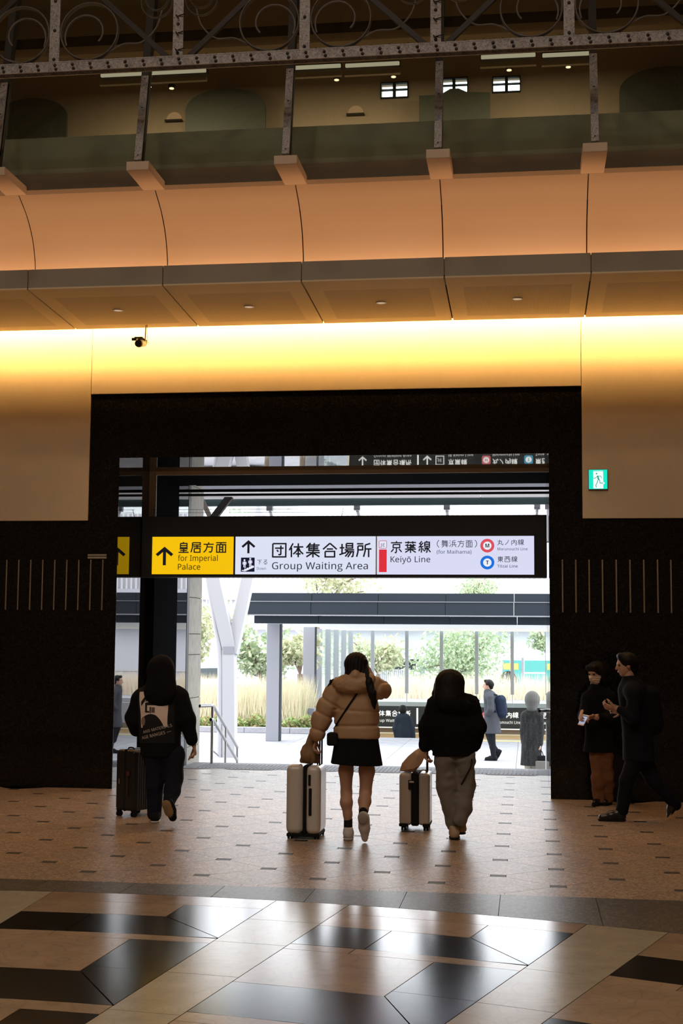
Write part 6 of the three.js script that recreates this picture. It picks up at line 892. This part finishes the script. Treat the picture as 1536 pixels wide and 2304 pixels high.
// ---------------------------------------------------------------- suitcases and bags
function wheel(t, x, z, R, mat = M.rubber) { const m = mesh('wheel', (() => { const a = new THREE.CylinderGeometry(R, R, 0.016, 18); a.rotateZ(Math.PI / 2); a.translate(x - 0.014, R, z); const b = new THREE.CylinderGeometry(R, R, 0.016, 18); b.rotateZ(Math.PI / 2); b.translate(x + 0.014, R, z); return join([a, b]); })(), mat, t); mesh('fork', box(x - 0.008, x + 0.008, R, R * 2 + 0.03, z - 0.02, z + 0.02, 0.004), mat, m); return m; }
{
  const o = onY(680, 1889, 0), k = 1 / (onZ(681, 1800, o.z).x - onZ(680, 1800, o.z).x), u = (px) => (px - 680) / k, y = (py) => onZ(680, py, o.z).y; o.z -= 0.16;
  const t = thing('white_suitcase', 'large white hard shell suitcase with black zip beside the tan puffer jacket', 'suitcase', o); const shell = std({ color: lin(0.58, 0.545, 0.51), roughness: 0.22 });
  const y0 = y(1873), y1 = y(1717), zl = -0.24, zr = 0.16;
  mesh('shell_half', box(u(641), u(681), y0, y1, zl, zr, 0.055), shell, t); mesh('shell_half', box(u(686), u(719), y0, y1 - 0.01, zl, zr, 0.05), shell, t);
  mesh('zip_band', box(u(680), u(687), y0 + 0.004, y1 - 0.008, zl + 0.008, zr - 0.006, 0.01), M.rubber, t);
  mesh('side_handle', box(u(692), u(697.5), y(1763), y(1739), zr - 0.005, zr + 0.012, 0.005), M.rubber, t); mesh('side_recess', box(u(693), u(700), y(1830), y(1769), zr - 0.01, zr + 0.006, 0.004), M.rubber, t);
  mesh('base_frame', box(u(643), u(717), y0 - 0.02, y0 + 0.012, zl + 0.02, zr - 0.015, 0.01), M.rubber, t);
  for (const x of [u(650), u(710)]) for (const z of [zl + 0.06, zr - 0.06]) wheel(t, x, z, 0.026);
  mesh('trolley_handle', join([rod(V(u(711), y1 - 0.03, -0.13), V(u(711), y1 + 0.26, -0.13), 0.008), rod(V(u(711), y1 - 0.03, 0.0), V(u(711), y1 + 0.26, 0.0), 0.008), rod(V(u(711), y1 + 0.26, -0.14), V(u(711), y1 + 0.26, 0.01), 0.012)]), M.rubber, t);
  mesh('top_handle', tube([V(u(690), y1 - 0.01, 0.02), V(u(694), y1 + 0.02, 0.0), V(u(703), y1 + 0.02, -0.02), V(u(706), y1 - 0.01, -0.03)], 0.008, 16, 8), M.rubber, t);
  // cloth sack on top
  const S = new Sdf(0.03), P = (px, py, dz = 0) => V(u(px), y(py), dz); S.cap(P(687, 1696, -0.02), P(689, 1700, 0.05), 0.083, 0.078).cap(P(689, 1692, 0), P(694, 1656, 0.02), 0.078, 0.036).cap(P(672, 1711, 0.02), P(705, 1711, 0.0), 0.034, 0.034); S.cut(P(680, 1716.5), V(0, -1, 0)); S.cut(P(692, 1648), UP); S.disp = (x, y2, z) => 0.016 * Math.abs(vn(x * 26, y2 * 6, z * 26)) + 0.008 * vn(x * 30 + 7, y2 * 16, z * 30);
  const b = S.mesh(0.007); b.translate(o.x, 0, o.z); const bm = mesh('cloth_sack', b.translate(-o.x - u(688), -y1 - 0.001, -o.z), cloth(lin(0.24, 0.15, 0.085), 0.85)); bm.position.set(o.x + u(688), y1 + 0.001, o.z); tag(bm, 'brown cloth sack standing on the white suitcase', 'bag');
}
{
  const o = onY(932, 1870, 0), k = 1 / (onZ(933, 1800, o.z).x - onZ(932, 1800, o.z).x), u = (px) => (px - 932) / k, y = (py) => onZ(932, py, o.z).y; o.z -= 0.14;
  const t = thing('beige_suitcase', 'small beige hard shell suitcase with wide black strap beside the fleece jacket', 'suitcase', o), shell = std({ color: lin(0.47, 0.41, 0.35), roughness: 0.24 }), y0 = y(1853), y1 = y(1737), zl = -0.2, zr = 0.14;
  mesh('shell_half', box(u(897), u(926), y0, y1, zl, zr, 0.03), shell, t); mesh('shell_half', box(u(940), u(966), y0, y1, zl, zr, 0.03), shell, t); mesh('black_strap', box(u(924), u(942), y0 - 0.006, y1 + 0.004, zl - 0.004, zr + 0.005, 0.02), M.rubber, t);
  mesh('lock', box(u(918), u(927), y(1773), y(1752), zr - 0.004, zr + 0.012, 0.004), M.rubber, t); mesh('lock_slider', box(u(920), u(931), y(1758), y(1754), zr + 0.008, zr + 0.016, 0.002), M.chrome, t);
  for (const [a, b] of [[897, 917], [950, 966]]) mesh('corner_guard', box(u(a), u(b), y0 - 0.012, y0 + 0.018, zl + 0.004, zr + 0.004, 0.008), M.rubber, t);
  for (const x of [u(907), u(957)]) for (const z of [zl + 0.05, zr - 0.05]) wheel(t, x, z, 0.024);
  mesh('trolley_handle', join([rod(V(u(957), y1 - 0.03, -0.12), V(u(957), y1 + 0.23, -0.12), 0.007), rod(V(u(957), y1 - 0.03, 0.0), V(u(957), y1 + 0.23, 0.0), 0.007), rod(V(u(957), y1 + 0.23, -0.13), V(u(957), y1 + 0.23, 0.01), 0.011)]), M.darkSteel, t);
  mesh('top_handle', tube([V(u(942), y1, 0.03), V(u(946), y1 + 0.018, 0.01), V(u(953), y1 + 0.018, -0.01), V(u(956), y1, -0.03)], 0.007, 14, 8), M.chrome, t);
  const q = rng(901), pts = [], P = (px, py, dz = 0) => V(u(px), y(py), dz);
  [[896, 1734, 0.5], [902, 1716, 0.8], [914, 1701, 1], [929, 1689, 1], [942, 1682, 0.7], [951, 1687, 0.6], [951, 1703, 0.8], [944, 1719, 0.9], [930, 1735.5, 0.9], [910, 1735.5, 0.8]].forEach(([px, py, w]) => { for (const dz of [-0.085, 0.085]) pts.push(P(px + (q() - 0.5) * 3, Math.min(py, 1735.5), dz * w * (0.85 + 0.3 * q()) + 0.01)); });
  [[912, 1722], [920, 1710], [930, 1704], [938, 1697], [926, 1720], [936, 1712], [943, 1702], [917, 1729], [932, 1726]].forEach(([px, py]) => { for (const s of [-1, 1]) pts.push(P(px, py, s * (0.088 + 0.022 * q()) + 0.01)); });
  const g = uvBox(new ConvexGeometry(pts)), bm = mesh('paper_bag', g.translate(-u(925), -y1 - 0.006, 0), cloth(lin(0.56, 0.37, 0.235), 0.75)); bm.position.set(o.x + u(925), y1 + 0.006, o.z); tag(bm, 'crumpled light brown paper bag lying on the beige suitcase', 'bag');
}
{
  const o = onY(290, 1838, 0), t = thing('black_suitcase', 'large black ribbed suitcase beside the printed sweatshirt', 'suitcase', o), k = 1 / (onZ(291, 1750, o.z).x - onZ(290, 1750, o.z).x), y = (py) => onZ(290, py, o.z).y; t.rotation.y = -0.42; o.z -= 0.1; t.position.z -= 0.1;
  const blk = std({ color: lin(0.010, 0.010, 0.011), roughness: 0.35 }), y0 = y(1822), y1 = y(1685), w = 0.128, zf = 0.12, zr = -0.24;
  mesh('shell', box(-w, w, y0, y1, zr, zf, 0.04), blk, t); for (let i = 0; i < 9; i++) { const z = zf - 0.05 - i * 0.032; mesh('rib', box(w - 0.004, w + 0.007, y0 + 0.03, y1 - 0.02, z - 0.008, z + 0.008, 0.004), std({ color: lin(0.035, 0.035, 0.04), roughness: 0.35 }), t); }
  mesh('zip_band', box(-0.006, 0.006, y0, y1 + 0.003, zr, zf + 0.003, 0.003), M.rubber, t); mesh('side_handle', box(0.025, 0.05, y(1790), y(1735), zf - 0.002, zf + 0.014, 0.006), std({ color: lin(0.035, 0.014, 0.012), roughness: 0.6 }), t); mesh('lock', box(-0.075, -0.062, y(1762), y(1750), zf - 0.002, zf + 0.006, 0.002), M.chrome, t); mesh('luggage_tag', box(0.03, 0.07, y(1742), y(1733), zf + 0.01, zf + 0.016, 0.003), std({ color: lin(0.14, 0.02, 0.025), roughness: 0.6 }), t);
  mesh('top_handle', tube([V(-0.04, y1 - 0.005, 0.03), V(-0.03, y1 + 0.012, 0.03), V(0.03, y1 + 0.012, 0.03), V(0.04, y1 - 0.005, 0.03)], 0.007, 14, 8), M.rubber, t);
  for (const x of [-w + 0.035, w - 0.035]) for (const z of [zr + 0.05, zf - 0.04]) { wheel(t, x, z, 0.026); mesh('wheel_housing', box(x - 0.02, x + 0.02, 0.05, y0 + 0.02, z - 0.028, z + 0.028, 0.008), M.rubber, t); }
}
scene.traverse((o) => { if (o.isMesh) { o.castShadow = true; o.receiveShadow = true; } });
renderer.render(scene, camera);
